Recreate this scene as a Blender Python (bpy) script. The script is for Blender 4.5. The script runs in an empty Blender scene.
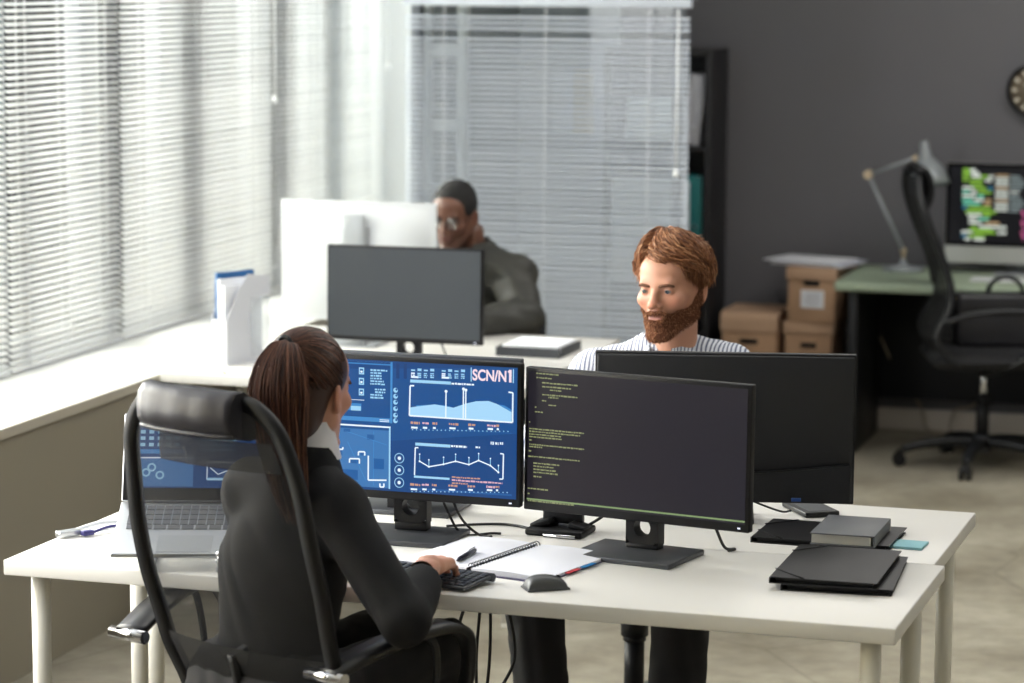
import bpy, bmesh, math, random
import numpy as np
from mathutils import Vector, Matrix
R_ = math.radians
random.seed(7)
SC = bpy.context.scene
COL = SC.collection

# ------------------------------------------------------------------ camera
cam_d = bpy.data.cameras.new('camera'); cam = bpy.data.objects.new('camera', cam_d); COL.objects.link(cam)
SC.camera = cam
YAW, PIT, ROLL = 0.28288, 0.13483, 0.0057
def _cam_matrix():
    cp, sp = math.cos(PIT), math.sin(PIT)
    fw = Vector((0, cp, -sp)); up = Vector((0, sp, cp)); r = Vector((1, 0, 0))
    r2 = r*math.cos(ROLL)+up*math.sin(ROLL); u2 = -r*math.sin(ROLL)+up*math.cos(ROLL)
    dA = Vector((math.sin(YAW), math.cos(YAW), 0)); dB = Vector((math.cos(YAW), -math.sin(YAW), 0))
    def m(v): return Vector((v.dot(dB), v.dot(dA), v.z))
    a, b, c = m(r2), m(u2), -m(fw)
    M = Matrix(((a.x, b.x, c.x, 0), (a.y, b.y, c.y, 0), (a.z, b.z, c.z, 2.0), (0, 0, 0, 1)))
    return M
cam.matrix_world = _cam_matrix()
cam_d.sensor_width = 36; cam_d.lens = 2793*36/1024
cam_d.clip_start = 0.1; cam_d.clip_end = 200
cam_d.dof.use_dof = True; cam_d.dof.focus_distance = 6.2; cam_d.dof.aperture_fstop = 3.3

# ------------------------------------------------------------------ world, daylight, exposure
W = bpy.data.worlds.new('sky'); SC.world = W; W.use_nodes = True
bg = W.node_tree.nodes['Background']; bg.inputs[0].default_value = (0.98, 0.985, 1.0, 1); bg.inputs[1].default_value = 11.0
SC.view_settings.view_transform = 'Standard'; SC.view_settings.look = 'None'
SC.view_settings.exposure = 0.0; SC.view_settings.gamma = 1.0; SC.view_settings.use_curve_mapping = False
def area(name, loc, rot, sx, sy, power, color=(1, 1, 1)):
    l = bpy.data.lights.new(name, 'AREA'); l.shape = 'RECTANGLE'; l.size = sx; l.size_y = sy
    l.energy = power; l.color = color
    o = bpy.data.objects.new(name, l); o.location = loc; o.rotation_euler = rot; COL.objects.link(o); return o
# daylight coming through the row of windows on the left (outside the blinds, sky side)
area('window_daylight', (-5.3, 9.4, 2.6), (0, R_(-62), 0), 3.0, 5.5, 1150, (1.0, 0.985, 0.955))
# daylight of the same window row nearer the camera, beyond the left edge of the frame
area('window_daylight', (-3.75, 5.2, 1.75), (0, R_(-90), 0), 1.9, 2.8, 125, (0.97, 0.985, 1.0))
# added fill lights under the ceiling to brighten the room, no visible fixtures
for (x, y, p) in ((-1.2, 6.6, 14), (-1.4, 8.9, 18), (1.6, 7.5, 8), (-0.6, 10.2, 27)):
    area('ceiling_fill', (x, y, 2.93), (0, 0, 0), 1.6, 0.7, p, (1.0, 0.97, 0.93))

# ------------------------------------------------------------------ materials
def lin(c):
    return tuple(((v/255.0)/12.92 if v/255.0 <= 0.04045 else ((v/255.0+0.055)/1.055)**2.4) for v in c[:3])+(1,)
MC = {}
def mat(name, rgb, rough=0.5, metal=0.0, var=0.0, scale=8.0, bump=0.0, bscale=60.0, spec=None, sheen=0.0):
    if name in MC: return MC[name]
    m = bpy.data.materials.new(name); m.use_nodes = True; nt = m.node_tree; b = nt.nodes['Principled BSDF']
    c = lin(rgb); b.inputs['Base Color'].default_value = c
    b.inputs['Roughness'].default_value = rough; b.inputs['Metallic'].default_value = metal
    if spec is not None: b.inputs['Specular IOR Level'].default_value = spec
    if sheen: b.inputs['Sheen Weight'].default_value = sheen
    if var > 0:
        tc = nt.nodes.new('ShaderNodeTexCoord'); n = nt.nodes.new('ShaderNodeTexNoise'); n.inputs['Scale'].default_value = scale
        n.inputs['Detail'].default_value = 4
        rp = nt.nodes.new('ShaderNodeValToRGB')
        rp.color_ramp.elements[0].position = 0.3; rp.color_ramp.elements[1].position = 0.7
        rp.color_ramp.elements[0].color = tuple(max(0, v*(1-var)) for v in c[:3])+(1,)
        rp.color_ramp.elements[1].color = tuple(min(1, v*(1+var)) for v in c[:3])+(1,)
        nt.links.new(tc.outputs['Object'], n.inputs['Vector']); nt.links.new(n.outputs['Fac'], rp.inputs[0])
        nt.links.new(rp.outputs[0], b.inputs['Base Color'])
    if bump > 0:
        tc2 = nt.nodes.new('ShaderNodeTexCoord'); n2 = nt.nodes.new('ShaderNodeTexNoise'); n2.inputs['Scale'].default_value = bscale
        bp = nt.nodes.new('ShaderNodeBump'); bp.inputs['Strength'].default_value = bump; bp.inputs['Distance'].default_value = 0.002
        nt.links.new(tc2.outputs['Object'], n2.inputs['Vector']); nt.links.new(n2.outputs['Fac'], bp.inputs['Height'])
        nt.links.new(bp.outputs[0], b.inputs['Normal'])
    MC[name] = m; return m
def emis(name, rgb, s=1.0, gloss=True):
    if name in MC: return MC[name]
    m = bpy.data.materials.new(name); m.use_nodes = True; b = m.node_tree.nodes['Principled BSDF']
    b.inputs['Base Color'].default_value = (0.01, 0.01, 0.012, 1); b.inputs['Roughness'].default_value = 0.35
    b.inputs['Specular IOR Level'].default_value = 0.25; b.inputs['Emission Color'].default_value = lin(rgb); b.inputs['Emission Strength'].default_value = s
    MC[name] = m; return m
def mesh_fabric(name, rgb, openness):
    m = bpy.data.materials.new(name); m.use_nodes = True; nt = m.node_tree; b = nt.nodes['Principled BSDF']
    b.inputs['Base Color'].default_value = lin(rgb); b.inputs['Roughness'].default_value = 0.8
    t = nt.nodes.new('ShaderNodeBsdfTransparent'); mx = nt.nodes.new('ShaderNodeMixShader')
    mx.inputs[0].default_value = openness
    o = nt.nodes['Material Output']
    nt.links.new(b.outputs[0], mx.inputs[1]); nt.links.new(t.outputs[0], mx.inputs[2]); nt.links.new(mx.outputs[0], o.inputs[0])
    MC[name] = m; return m
def glass_mat(name, tint=(235, 245, 245), fac=0.9, rough=0.02):
    m = bpy.data.materials.new(name); m.use_nodes = True; nt = m.node_tree
    for n in list(nt.nodes):
        if n.type == 'BSDF_PRINCIPLED': nt.nodes.remove(n)
    t = nt.nodes.new('ShaderNodeBsdfTransparent'); t.inputs[0].default_value = lin(tint)
    g = nt.nodes.new('ShaderNodeBsdfGlossy'); g.inputs['Roughness'].default_value = rough
    mx = nt.nodes.new('ShaderNodeMixShader'); fr = nt.nodes.new('ShaderNodeFresnel'); fr.inputs[0].default_value = 1.45
    nt.links.new(fr.outputs[0], mx.inputs[0]); nt.links.new(t.outputs[0], mx.inputs[1]); nt.links.new(g.outputs[0], mx.inputs[2])
    nt.links.new(mx.outputs[0], nt.nodes['Material Output'].inputs[0]); MC[name] = m; return m
def floor_mat():
    m = bpy.data.materials.new('worn_concrete'); m.use_nodes = True; nt = m.node_tree; b = nt.nodes['Principled BSDF']
    tc = nt.nodes.new('ShaderNodeTexCoord')
    n1 = nt.nodes.new('ShaderNodeTexNoise'); n1.inputs['Scale'].default_value = 1.6; n1.inputs['Detail'].default_value = 8; n1.inputs['Roughness'].default_value = 0.62
    n2 = nt.nodes.new('ShaderNodeTexNoise'); n2.inputs['Scale'].default_value = 14; n2.inputs['Detail'].default_value = 6
    r1 = nt.nodes.new('ShaderNodeValToRGB'); e = r1.color_ramp.elements
    e[0].position = 0.32; e[0].color = lin((122, 114, 98)); e[1].position = 0.66; e[1].color = lin((172, 166, 150))
    r2 = nt.nodes.new('ShaderNodeValToRGB'); e = r2.color_ramp.elements
    e[0].position = 0.3; e[0].color = (0.72, 0.72, 0.70, 1); e[1].position = 0.62; e[1].color = (1, 1, 1, 1)
    mx = nt.nodes.new('ShaderNodeMix'); mx.data_type = 'RGBA'; mx.blend_type = 'MULTIPLY'; mx.inputs[0].default_value = 0.7
    for n in (n1, n2): nt.links.new(tc.outputs['Object'], n.inputs['Vector'])
    nt.links.new(n1.outputs['Fac'], r1.inputs[0]); nt.links.new(n2.outputs['Fac'], r2.inputs[0])
    nt.links.new(r1.outputs[0], mx.inputs[6]); nt.links.new(r2.outputs[0], mx.inputs[7]); nt.links.new(mx.outputs[2], b.inputs['Base Color'])
    # fine dark cracks
    v = nt.nodes.new('ShaderNodeTexVoronoi'); v.feature = 'DISTANCE_TO_EDGE'; v.inputs['Scale'].default_value = 1.1
    nt.links.new(tc.outputs['Object'], v.inputs['Vector'])
    r3 = nt.nodes.new('ShaderNodeValToRGB'); r3.color_ramp.elements[0].color = (0.7, 0.7, 0.68, 1); r3.color_ramp.elements[1].position = 0.012
    nt.links.new(v.outputs['Distance'], r3.inputs[0])
    m2 = nt.nodes.new('ShaderNodeMix'); m2.data_type = 'RGBA'; m2.blend_type = 'MULTIPLY'; m2.inputs[0].default_value = 0.8
    nt.links.new(mx.outputs[2], m2.inputs[6]); nt.links.new(r3.outputs[0], m2.inputs[7]); nt.links.new(m2.outputs[2], b.inputs['Base Color'])
    b.inputs['Roughness'].default_value = 0.5
    MC['floor'] = m; return m
def stripe_mat(name, c1, c2, freq, axis='X', rough=0.8, frac=0.5):
    m = bpy.data.materials.new(name); m.use_nodes = True; nt = m.node_tree; b = nt.nodes['Principled BSDF']
    tc = nt.nodes.new('ShaderNodeTexCoord'); sp = nt.nodes.new('ShaderNodeSeparateXYZ'); nt.links.new(tc.outputs['Object'], sp.inputs[0])
    w = nt.nodes.new('ShaderNodeMath'); w.operation = 'MULTIPLY'; w.inputs[1].default_value = freq
    nz = nt.nodes.new('ShaderNodeTexNoise'); nz.inputs['Scale'].default_value = 9; nt.links.new(tc.outputs['Object'], nz.inputs['Vector'])
    ad = nt.nodes.new('ShaderNodeMath'); ad.operation = 'MULTIPLY_ADD'; ad.inputs[1].default_value = 0.022
    nt.links.new(nz.outputs['Fac'], ad.inputs[0]); nt.links.new(sp.outputs[axis], ad.inputs[2]); nt.links.new(ad.outputs[0], w.inputs[0])
    fr = nt.nodes.new('ShaderNodeMath'); fr.operation = 'FRACT'; nt.links.new(w.outputs[0], fr.inputs[0])
    rp = nt.nodes.new('ShaderNodeValToRGB'); rp.color_ramp.interpolation = 'LINEAR'
    e = rp.color_ramp.elements; e[0].position = 0; e[0].color = lin(c1); e[1].position = 1; e[1].color = lin(c1)
    for p, c in ((0.5-frac/2-0.08, c1), (0.5-frac/2, c2), (0.5+frac/2, c2), (0.5+frac/2+0.08, c1)):
        q = rp.color_ramp.elements.new(p); q.color = lin(c)
    nt.links.new(fr.outputs[0], rp.inputs[0]); nt.links.new(rp.outputs[0], b.inputs['Base Color'])
    b.inputs['Roughness'].default_value = rough; MC[name] = m; return m
def attr_mat(name, rough=0.5, sss=0.0):
    m = bpy.data.materials.new(name); m.use_nodes = True; nt = m.node_tree; b = nt.nodes['Principled BSDF']
    a = nt.nodes.new('ShaderNodeAttribute'); a.attribute_name = 'tone'; nt.links.new(a.outputs['Color'], b.inputs['Base Color'])
    b.inputs['Roughness'].default_value = rough
    if sss: b.inputs['Subsurface Weight'].default_value = sss; b.inputs['Subsurface Radius'].default_value = (0.01, 0.004, 0.002); b.inputs['Subsurface Scale'].default_value = 1
    return m

# ------------------------------------------------------------------ geometry builder
class G:
    def __init__(s): s.bm = bmesh.new(); s.mi = 0
    def _tag(s, faces, smooth=False):
        for f in faces: f.material_index = s.mi; f.smooth = smooth
    def box(s, c, d, rot=(0, 0, 0), bev=0.0, seg=2, m=None):
        M = (m or Matrix()) @ Matrix.Translation(c) @ Matrix.Rotation(rot[2], 4, 'Z') @ Matrix.Rotation(rot[1], 4, 'Y') @ Matrix.Rotation(rot[0], 4, 'X') @ Matrix.Diagonal((d[0], d[1], d[2], 1))
        t = bmesh.new(); bmesh.ops.create_cube(t, size=1.0, matrix=M)
        if bev > 0: bmesh.ops.bevel(t, geom=list(t.edges), offset=bev, segments=seg, affect='EDGES', profile=0.5)
        s.merge(t, bev > 0); return s
    def merge(s, t, smooth=False):
        for f in t.faces: f.material_index = s.mi; f.smooth = smooth
        me = bpy.data.meshes.new('t'); t.to_mesh(me); t.free(); s.bm.from_mesh(me); bpy.data.meshes.remove(me)
    def cyl(s, p0, p1, r0, r1=None, n=20, smooth=True, cap=True):
        return s.tube([p0, p1], [r0, r0 if r1 is None else r1], n, cap=cap, smooth=smooth)
    def tube(s, pts, r, n=10, cap=True, smooth=True, closed=False, sect=None, up=None):
        pts = [Vector(p) for p in pts]; k = len(pts)
        rr = r if isinstance(r, (list, tuple)) else [r]*k
        rings = []; prev = None
        for i, p in enumerate(pts):
            if closed: t = pts[(i+1) % k]-pts[i-1]
            else: t = pts[min(i+1, k-1)]-pts[max(i-1, 0)]
            if t.length < 1e-9: t = Vector((0, 0, 1))
            t.normalize()
            if prev is None:
                u = Vector(up) if up else (Vector((0, 0, 1)) if abs(t.z) < 0.9 else Vector((1, 0, 0)))
                a = t.cross(u).normalized()
            else:
                a = prev-t*prev.dot(t)
                if a.length < 1e-6: a = t.orthogonal()
                a.normalize()
            prev = a; b = t.cross(a)
            ring = []
            if sect:   # cross section as list of (a,b) offsets
                for (x, y) in sect: ring.append(s.bm.verts.new(p+a*x*rr[i]+b*y*rr[i]))
            else:
                for j in range(n):
                    th = 2*math.pi*j/n; ring.append(s.bm.verts.new(p+(a*math.cos(th)+b*math.sin(th))*rr[i]))
            rings.append(ring)
        m = len(rings[0]); fs = []
        for i in range(k if closed else k-1):
            A, B = rings[i], rings[(i+1) % k]
            for j in range(m):
                try: fs.append(s.bm.faces.new((A[j], A[(j+1) % m], B[(j+1) % m], B[j])))
                except ValueError: pass
        s._tag(fs, smooth)
        if cap and not closed:
            c = [s.bm.faces.new(rings[0][::-1]), s.bm.faces.new(rings[-1])]; s._tag(c, False)
        return s
    def lathe(s, prof, c=(0, 0, 0), n=28, axis=None, smooth=True):
        M = Matrix.Translation(c)
        if axis is not None: M = M @ Vector((0, 0, 1)).rotation_difference(Vector(axis)).to_matrix().to_4x4()
        rings = []
        for (r, z) in prof:
            if r < 1e-6: rings.append([s.bm.verts.new(M @ Vector((0, 0, z)))])
            else: rings.append([s.bm.verts.new(M @ Vector((r*math.cos(2*math.pi*j/n), r*math.sin(2*math.pi*j/n), z))) for j in range(n)])
        fs = []
        for A, B in zip(rings, rings[1:]):
            for j in range(n):
                j2 = (j+1) % n
                if len(A) == 1 and len(B) == 1: continue
                if len(A) == 1: fs.append(s.bm.faces.new((A[0], B[j2], B[j])))
                elif len(B) == 1: fs.append(s.bm.faces.new((A[j], A[j2], B[0])))
                else: fs.append(s.bm.faces.new((A[j], A[j2], B[j2], B[j])))
        s._tag(fs, smooth); return s
    def prism(s, poly, h0, h1, m=None, bev=0.0, smooth=False):
        M = m or Matrix(); t = bmesh.new()
        a = [t.verts.new(M @ Vector((x, y, h0))) for x, y in poly]; b = [t.verts.new(M @ Vector((x, y, h1))) for x, y in poly]
        n = len(poly); t.faces.new(a[::-1]); t.faces.new(b)
        for i in range(n): t.faces.new((a[i], a[(i+1) % n], b[(i+1) % n], b[i]))
        bmesh.ops.recalc_face_normals(t, faces=list(t.faces))
        if bev > 0: bmesh.ops.bevel(t, geom=list(t.edges), offset=bev, segments=2, affect='EDGES')
        s.merge(t, smooth); return s
    def ell(s, c, r, n=20, rot=None):
        t = bmesh.new(); M = Matrix.Translation(c) @ (rot or Matrix()) @ Matrix.Diagonal((r[0], r[1], r[2], 1))
        bmesh.ops.create_uvsphere(t, u_segments=n, v_segments=max(6, n//2), radius=1, matrix=M); s.merge(t, True); return s
    def grid(s, f, nu, nv, thick=0.0, smooth=True):
        vs = [[s.bm.verts.new(f(i/nu, j/nv)) for j in range(nv+1)] for i in range(nu+1)]
        fs = [s.bm.faces.new((vs[i][j], vs[i+1][j], vs[i+1][j+1], vs[i][j+1])) for i in range(nu) for j in range(nv)]
        s._tag(fs, smooth); return s
def finish(name, bm, mats, parent=None, recalc=True):
    if recalc: bmesh.ops.recalc_face_normals(bm, faces=list(bm.faces))
    me = bpy.data.meshes.new(name); bm.to_mesh(me); bm.free()
    for m in (mats if isinstance(mats, (list, tuple)) else [mats]): me.materials.append(m)
    o = bpy.data.objects.new(name, me); COL.objects.link(o)
    if parent is not None: o.parent = parent
    return o
def obj(name, g, mats, parent=None, label=None, recalc=True):
    o = finish(name, g.bm, mats, parent, recalc)
    if label: o['label'] = label
    return o
def thing(name, label, cat, loc=(0, 0, 0), heading=0.0, group=None):
    """Empty at the base of a thing; heading in degrees, clockwise from +Y seen from above"""
    o = bpy.data.objects.new(name, None); COL.objects.link(o); o.empty_display_size = 0.1
    o.location = loc; o.rotation_euler = (0, 0, -R_(heading)); o['label'] = label; o['category'] = cat
    if group: o['group'] = group
    return o
def tag(o, label, cat, group=None, kind=None):
    o['label'] = label; o['category'] = cat
    if group: o['group'] = group
    if kind: o['kind'] = kind
    return o
def struct(name, g, mats, label=None):
    o = obj(name, g, mats); o['kind'] = 'structure'
    if label: o['label'] = label
    return o
def place(o, loc, heading=0.0):
    o.location = loc; o.rotation_euler = (0, 0, -R_(heading)); return o
def copy_tree(o, parent=None):
    c = o.copy(); COL.objects.link(c); c.parent = parent
    for ch in list(o.children): copy_tree(ch, c)
    return c
def smooth_path(pts, n=8):
    """Catmull-Rom through the points"""
    P = [Vector(p) for p in pts]; P = [P[0]*2-P[1]]+P+[P[-1]*2-P[-2]]; out = []
    for i in range(1, len(P)-2):
        a, b, c, d = P[i-1:i+3]
        for k in range(n):
            t = k/n; out.append(0.5*((2*b)+(c-a)*t+(2*a-5*b+4*c-d)*t*t+(3*b-3*c+d-a)*t**3))
    out.append(P[-2]); return out
# ------------------------------------------------------------------ room shell
WALLX, BACKY = -3.456, 12.0
m_wallL = mat('olive_grey_paint', (140, 133, 118), 0.7, bump=0.15, bscale=30)
m_wallB = mat('charcoal_paint', (103, 102, 106), 0.75, var=0.04, scale=1.5, bump=0.1, bscale=40)
m_white = mat('white_paint', (236, 238, 240), 0.55)
m_sill = mat('white_sill', (240, 241, 240), 0.4)
m_sill_edge = mat('sill_edge', (178, 172, 158), 0.6)
m_frame = mat('window_frame_grey', (120, 124, 130), 0.5)
m_slat = mat('slat_white', (226, 228, 230), 0.45)
m_black = mat('black_plastic', (19, 19, 21), 0.5, spec=0.3)
m_blacks = mat('black_satin', (26, 27, 30), 0.42, spec=0.35)
m_dkgrey = mat('dark_grey_plastic', (58, 61, 66), 0.45)
m_chrome = mat('chrome', (215, 216, 220), 0.12, 1.0)
m_alu = mat('aluminium', (196, 199, 203), 0.32, 0.85)
m_paper = mat('paper', (238, 240, 246), 0.8)

g = G(); g.box((0.0, 5.3, -0.05), (9.2, 15.4, 0.1)); struct('floor', g, floor_mat())
g = G(); g.box((0.0, 5.3, 3.05), (9.2, 15.4, 0.1)); struct('ceiling', g, m_white)
g = G(); g.box((0.2, BACKY+0.06, 1.5), (9.2, 0.12, 3.0)); struct('wall_back', g, m_wallB)
g = G(); g.box((4.5, 5.3, 1.5), (0.12, 15.2, 3.0)); struct('wall_right', g, mat('pale_wall', (205, 202, 196), 0.7))
g = G(); g.box((0, -2.2, 1.5), (9.2, 0.12, 3.0)); struct('wall_front', g, MC['pale_wall'])
# left wall: parapet under the sill, lintel above, piers at both ends of the window recess
g = G()
g.box((WALLX-0.33, 5.0, 0.3475), (0.66, 14.2, 0.695))
struct('wall_left', g, m_wallL)
g = G()
g.box((WALLX-0.33, 5.0, 2.85), (0.66, 14.2, 0.3)); g.box((WALLX-0.33, 11.74, 1.71), (0.66, 0.56, 1.98)); g.box((WALLX-0.33, -1.2, 1.71), (0.66, 2.0, 1.98))
struct('wall_left', g, m_white)
g = G(); g.mi = 0; g.box((WALLX-0.26, 5.65, 0.711), (0.53, 11.6, 0.028))
g.mi = 1; g.box((WALLX+0.0075, 5.65, 0.7105), (0.005, 11.6, 0.0285))
struct('trim_1', g, [m_sill, m_sill_edge], 'white window sill with a grey-beige front edge')
# window frames, one unit after the other
MULL = [(2.0, 0.07), (4.0, 0.07), (6.2, 0.1), (7.95, 0.06), (8.64, 0.14), (9.36, 0.2), (10.23, 0.2), (10.83, 0.16), (11.44, 0.1)]
wi = 1
prevY = -0.15
for (y, w) in MULL:
    g = G(); L = y-prevY; cy = (y+prevY)/2
    for z in (0.76, 2.66): g.box((-4.0, cy, z), (0.06, L, 0.07), bev=0.004)
    g.box((-4.0, y-w/2, 1.71), (0.08, w, 1.9), bev=0.004)
    o = struct('window_%d' % wi, g, m_frame)
    gp = G(); gp.box((-4.0, cy, 1.71), (0.006, L-0.02, 1.9)); p = obj('pane', gp, MC.get('wglass') or glass_mat('wglass', (244, 247, 246)), o)
    prevY = y; wi += 1
# venetian blinds in front of the windows
def blind(y0, y1, x, z0, z1, tilt, label, wand=True, along='Y', pitch=0.0205, group=None, sag=None, mt=None):
    """slats run along Y (window wall) or along X (partition)"""
    L = y1-y0
    t = thing('venetian_blind', label, 'blind', (x, (y0+y1)/2, z0) if along == 'Y' else ((y0+y1)/2, x, z0), 0 if along == 'Y' else 90, group)
    # local frame: slats along local Y, room side towards local +X   (heading 90 turns local +X to -Y)
    H = z1-z0; n = int((H-0.05)/pitch)
    g = G(); c, s_ = math.cos(tilt), math.sin(tilt)
    for i in range(n):
        z = 0.03+i*pitch; wdt = 0.0125
        if sag and i % sag[0] == sag[1]: tl = tilt+0.55
        else: tl = tilt+random.uniform(-0.05, 0.05)
        c, s_ = math.cos(tl), math.sin(tl)
        prof = [(-1, 0), (-0.4, 0.0022), (0.4, 0.0022), (1, 0)]
        pts = [(a*wdt*c-b*s_, a*wdt*s_+b*c) for a, b in prof]
        dz = random.uniform(-0.001, 0.001)
        for k in range(3):
            (xa, za), (xb, zb) = pts[k], pts[k+1]
            vs = [g.bm.verts.new(v) for v in ((xa, -L/2, z+za), (xa, L/2, z+za+dz), (xb, L/2, z+zb+dz), (xb, -L/2, z+zb))]
            f = g.bm.faces.new(vs); f.smooth = True
    obj('slats', g, mt or m_slat, t, recalc=False)
    g = G(); g.box((0, 0, 0.008), (0.026, L, 0.014), bev=0.003); obj('bottom_rail', g, m_slat, t)
    g = G(); g.box((0, 0, H+0.012), (0.035, L+0.01, 0.034), bev=0.003); obj('headrail', g, mt or m_slat, t)
    for k in (-0.36, 0.0, 0.36) if L > 0.75 else (-0.3, 0.3):
        g = G(); g.cyl((0.015, k*L, 0), (0.015, k*L, H), 0.0012, n=5); g.cyl((-0.015, k*L, 0), (-0.015, k*L, H), 0.0012, n=5)
        obj('ladder_cord', g, m_white, t)
    if wand:
        g = G(); wl = wand
        g.cyl((0.03, L/2-0.04, H-0.01), (0.032, L/2-0.04, H-wl), 0.0035, n=8); g.ell((0.032, L/2-0.04, H-wl-0.012), (0.011, 0.011, 0.016), 10)
        obj('tilt_wand', g, m_white, t)
    return t
gp_b = 'white blinds along the window wall'
blind(6.4, 7.76, -3.88, 0.728, 2.62, -0.35, 'white venetian blind at the left edge of the photo, darkest of the window row', False)
blind(7.78, 8.60, -3.88, 0.728, 2.62, -0.35, 'white venetian blind next from the left edge, ending above the laptop', 0.7)
blind(8.625, 10.03, -3.88, 0.728, 2.62, -0.42, 'wide bright white venetian blind behind the magazine file', 1.13)
blind(10.05, 10.66, -3.88, 0.728, 2.62, -0.42, 'narrow white venetian blind just left of the back of the white computer', 0.0)
blind(10.67, 11.37, -3.88, 0.728, 2.62, -0.50, 'cream tinted white blind last before the white wall corner', 1.05)
# baseboards
g = G(); g.box((1.0, BACKY-0.01, 0.045), (6.8, 0.02, 0.09), bev=0.003); struct('baseboard_back', g, mat('baseboard_beige', (190, 182, 172), 0.6))
# ------------------------------------------------------------------ outside
g = G(); g.mi = 0; g.box((-16, 12, 4.0), (0.4, 40, 16))
g.mi = 1
for k in range(9):
    for j in range(3): g.box((-15.8, 2+k*3.2, 0.6+j*3.2), (0.1, 1.5, 1.7))
tag(obj('building', g, [mat('facade_beige', (222, 202, 158), 0.8), mat('facade_window', (120, 126, 134), 0.2)]), 'pale beige building facade seen faintly through the window blinds', 'building')
g = G(); g.box((-12, 8, -3.1), (16, 60, 0.2)); struct('ground_outside', g, mat('pale_paving', (200, 200, 198), 0.8))
# ------------------------------------------------------------------ glazed partition with its blind
PY = 10.47
g = G()
for x in (WALLX+0.02, -2.385): g.box((x, PY, 1.48), (0.04, 0.06, 2.96), bev=0.003)
g.box(((WALLX-2.345)/2, PY, 1.905), (1.08, 0.06, 0.06), bev=0.003); g.box(((WALLX-2.345)/2, PY, 0.04), (1.1, 0.06, 0.08), bev=0.003)
o = struct('window_%d' % wi, g, m_frame)
g = G(); g.box(((WALLX-2.345)/2, PY, 1.0), (1.06, 0.008, 1.8)); obj('pane', g, MC['wglass'], o)
blind(WALLX-0.012, -2.332, PY-0.05, 0.5, 1.838, -0.50, 'long white venetian blind over the glazed partition behind the two men', 0.62, along='X', pitch=0.021, mt=mat('slat_cool', (196, 202, 212), 0.5), sag=(100, 57))
# pale panel behind the glass
g = G(); g.box((-3.22, 11.96, 1.3), (0.46, 0.03, 2.6)); struct('trim_2', g, mat('pale_panel', (168, 176, 184), 0.6))
g = G(); g.box((WALLX+0.006, 11.26, 1.475), (0.012, 1.46, 2.95)); struct('trim_3', g, mat('grey_panel', (120, 128, 134), 0.6))
# white ladder shelf behind the partition blind
t = thing('ladder_shelf', 'white ladder-style shelf frame seen through the left end of the partition blind', 'shelf', (-3.375, 10.58, 0), 0)
for sx in (-0.058, 0.095):
    g = G(); g.box((sx, 0, 1.0), (0.038, 0.05, 2.0), bev=0.004); obj('post', g, m_white, t)
for z in (0.26, 0.54, 0.82, 1.10, 1.365, 1.65):
    g = G(); g.box((0.018, 0.0, z), (0.12, 0.05, 0.045), bev=0.003); obj('shelf', g, m_white, t)
# papers and boards on the panel behind the blind
def sheet(name, x, z, w, h, rgb, label, cat, y=11.93):
    g = G(); g.box((0, 0, 0), (w, 0.012, h), bev=0.002); o = obj(name, g, mat(name+'_%d%d%d' % rgb, rgb, 0.8)); place(o, (x, y, z)); tag(o, label, cat); return o
sheet('notice_sheet', -3.145, 1.39, 0.09, 0.28, (214, 200, 165), 'cream paper sheet pinned up behind the partition blind', 'paper')
sheet('notice_sheet', -3.245, 1.39, 0.09, 0.28, (196, 204, 212), 'pale grey paper sheet left of the cream sheet behind the blind', 'paper')
sheet('whiteboard', -2.74, 1.35, 0.26, 0.18, (198, 210, 218), 'small pale whiteboard behind the right part of the partition blind', 'board', 11.605)
sheet('whiteboard', -2.76, 0.86, 0.34, 0.44, (198, 208, 216), 'lower pale board behind the partition blind, above the bearded man', 'board', 11.605)
# ------------------------------------------------------------------ black shelving unit
t = thing('shelving_unit', 'tall black open shelving unit against the dark wall beside the partition blind', 'shelf', (-2.74, 11.79, 0), 0)
m_shelf = mat('black_shelf', (34, 33, 36), 0.55)
for x in (-0.22, 0.22):
    g = G(); g.box((x, 0, 0.82), (0.03, 0.34, 1.64), bev=0.003); obj('side_panel', g, m_shelf, t)
for z in (0.05, 0.42, 0.8, 1.22, 1.625):
    g = G(); g.box((0, 0, z), (0.41, 0.33, 0.025), bev=0.002); obj('shelf', g, m_shelf, t)
g = G(); g.box((0, 0.165, 0.82), (0.41, 0.008, 1.6)); obj('back_panel', g, m_shelf, t)
def binder(x, y, z, w, d, h, rgb, label, tilt=0.0):
    t = thing('ring_binder', label, 'binder', (x, y, z), 0); t.rotation_euler = (0, tilt, 0)
    g = G(); mt = mat('binder_%d_%d_%d' % rgb, rgb, 0.5)
    g.box((-w/2+0.002, 0, h/2), (0.004, d, h)); g.box((w/2-0.002, 0, h/2), (0.004, d, h)); g.box((0, -d/2, h/2), (w, 0.004, h), bev=0.001)
    obj('cover', g, mt, t)
    g = G(); g.box((0, 0.005, h/2), (w-0.014, d-0.03, h-0.02)); obj('pages', g, m_paper, t)
    g = G(); g.lathe([(0.012, 0), (0.012, 0.003), (0.008, 0.003)], (0, -d/2-0.002, 0.07), 14, axis=(0, -1, 0)); obj('finger_ring', g, m_chrome, t)
binder(-2.60, 11.76, 1.235, 0.07, 0.22, 0.30, (190, 190, 198), 'pale grey binder leaning on the second shelf of the black unit', 0.12)
binder(-2.58, 11.76, 0.813, 0.07, 0.22, 0.29, (40, 128, 130), 'teal binder on the middle shelf of the black unit')
binder(-2.66, 11.76, 0.813, 0.07, 0.22, 0.29, (44, 70, 84), 'dark blue binder beside the teal one in the black unit')
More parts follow.
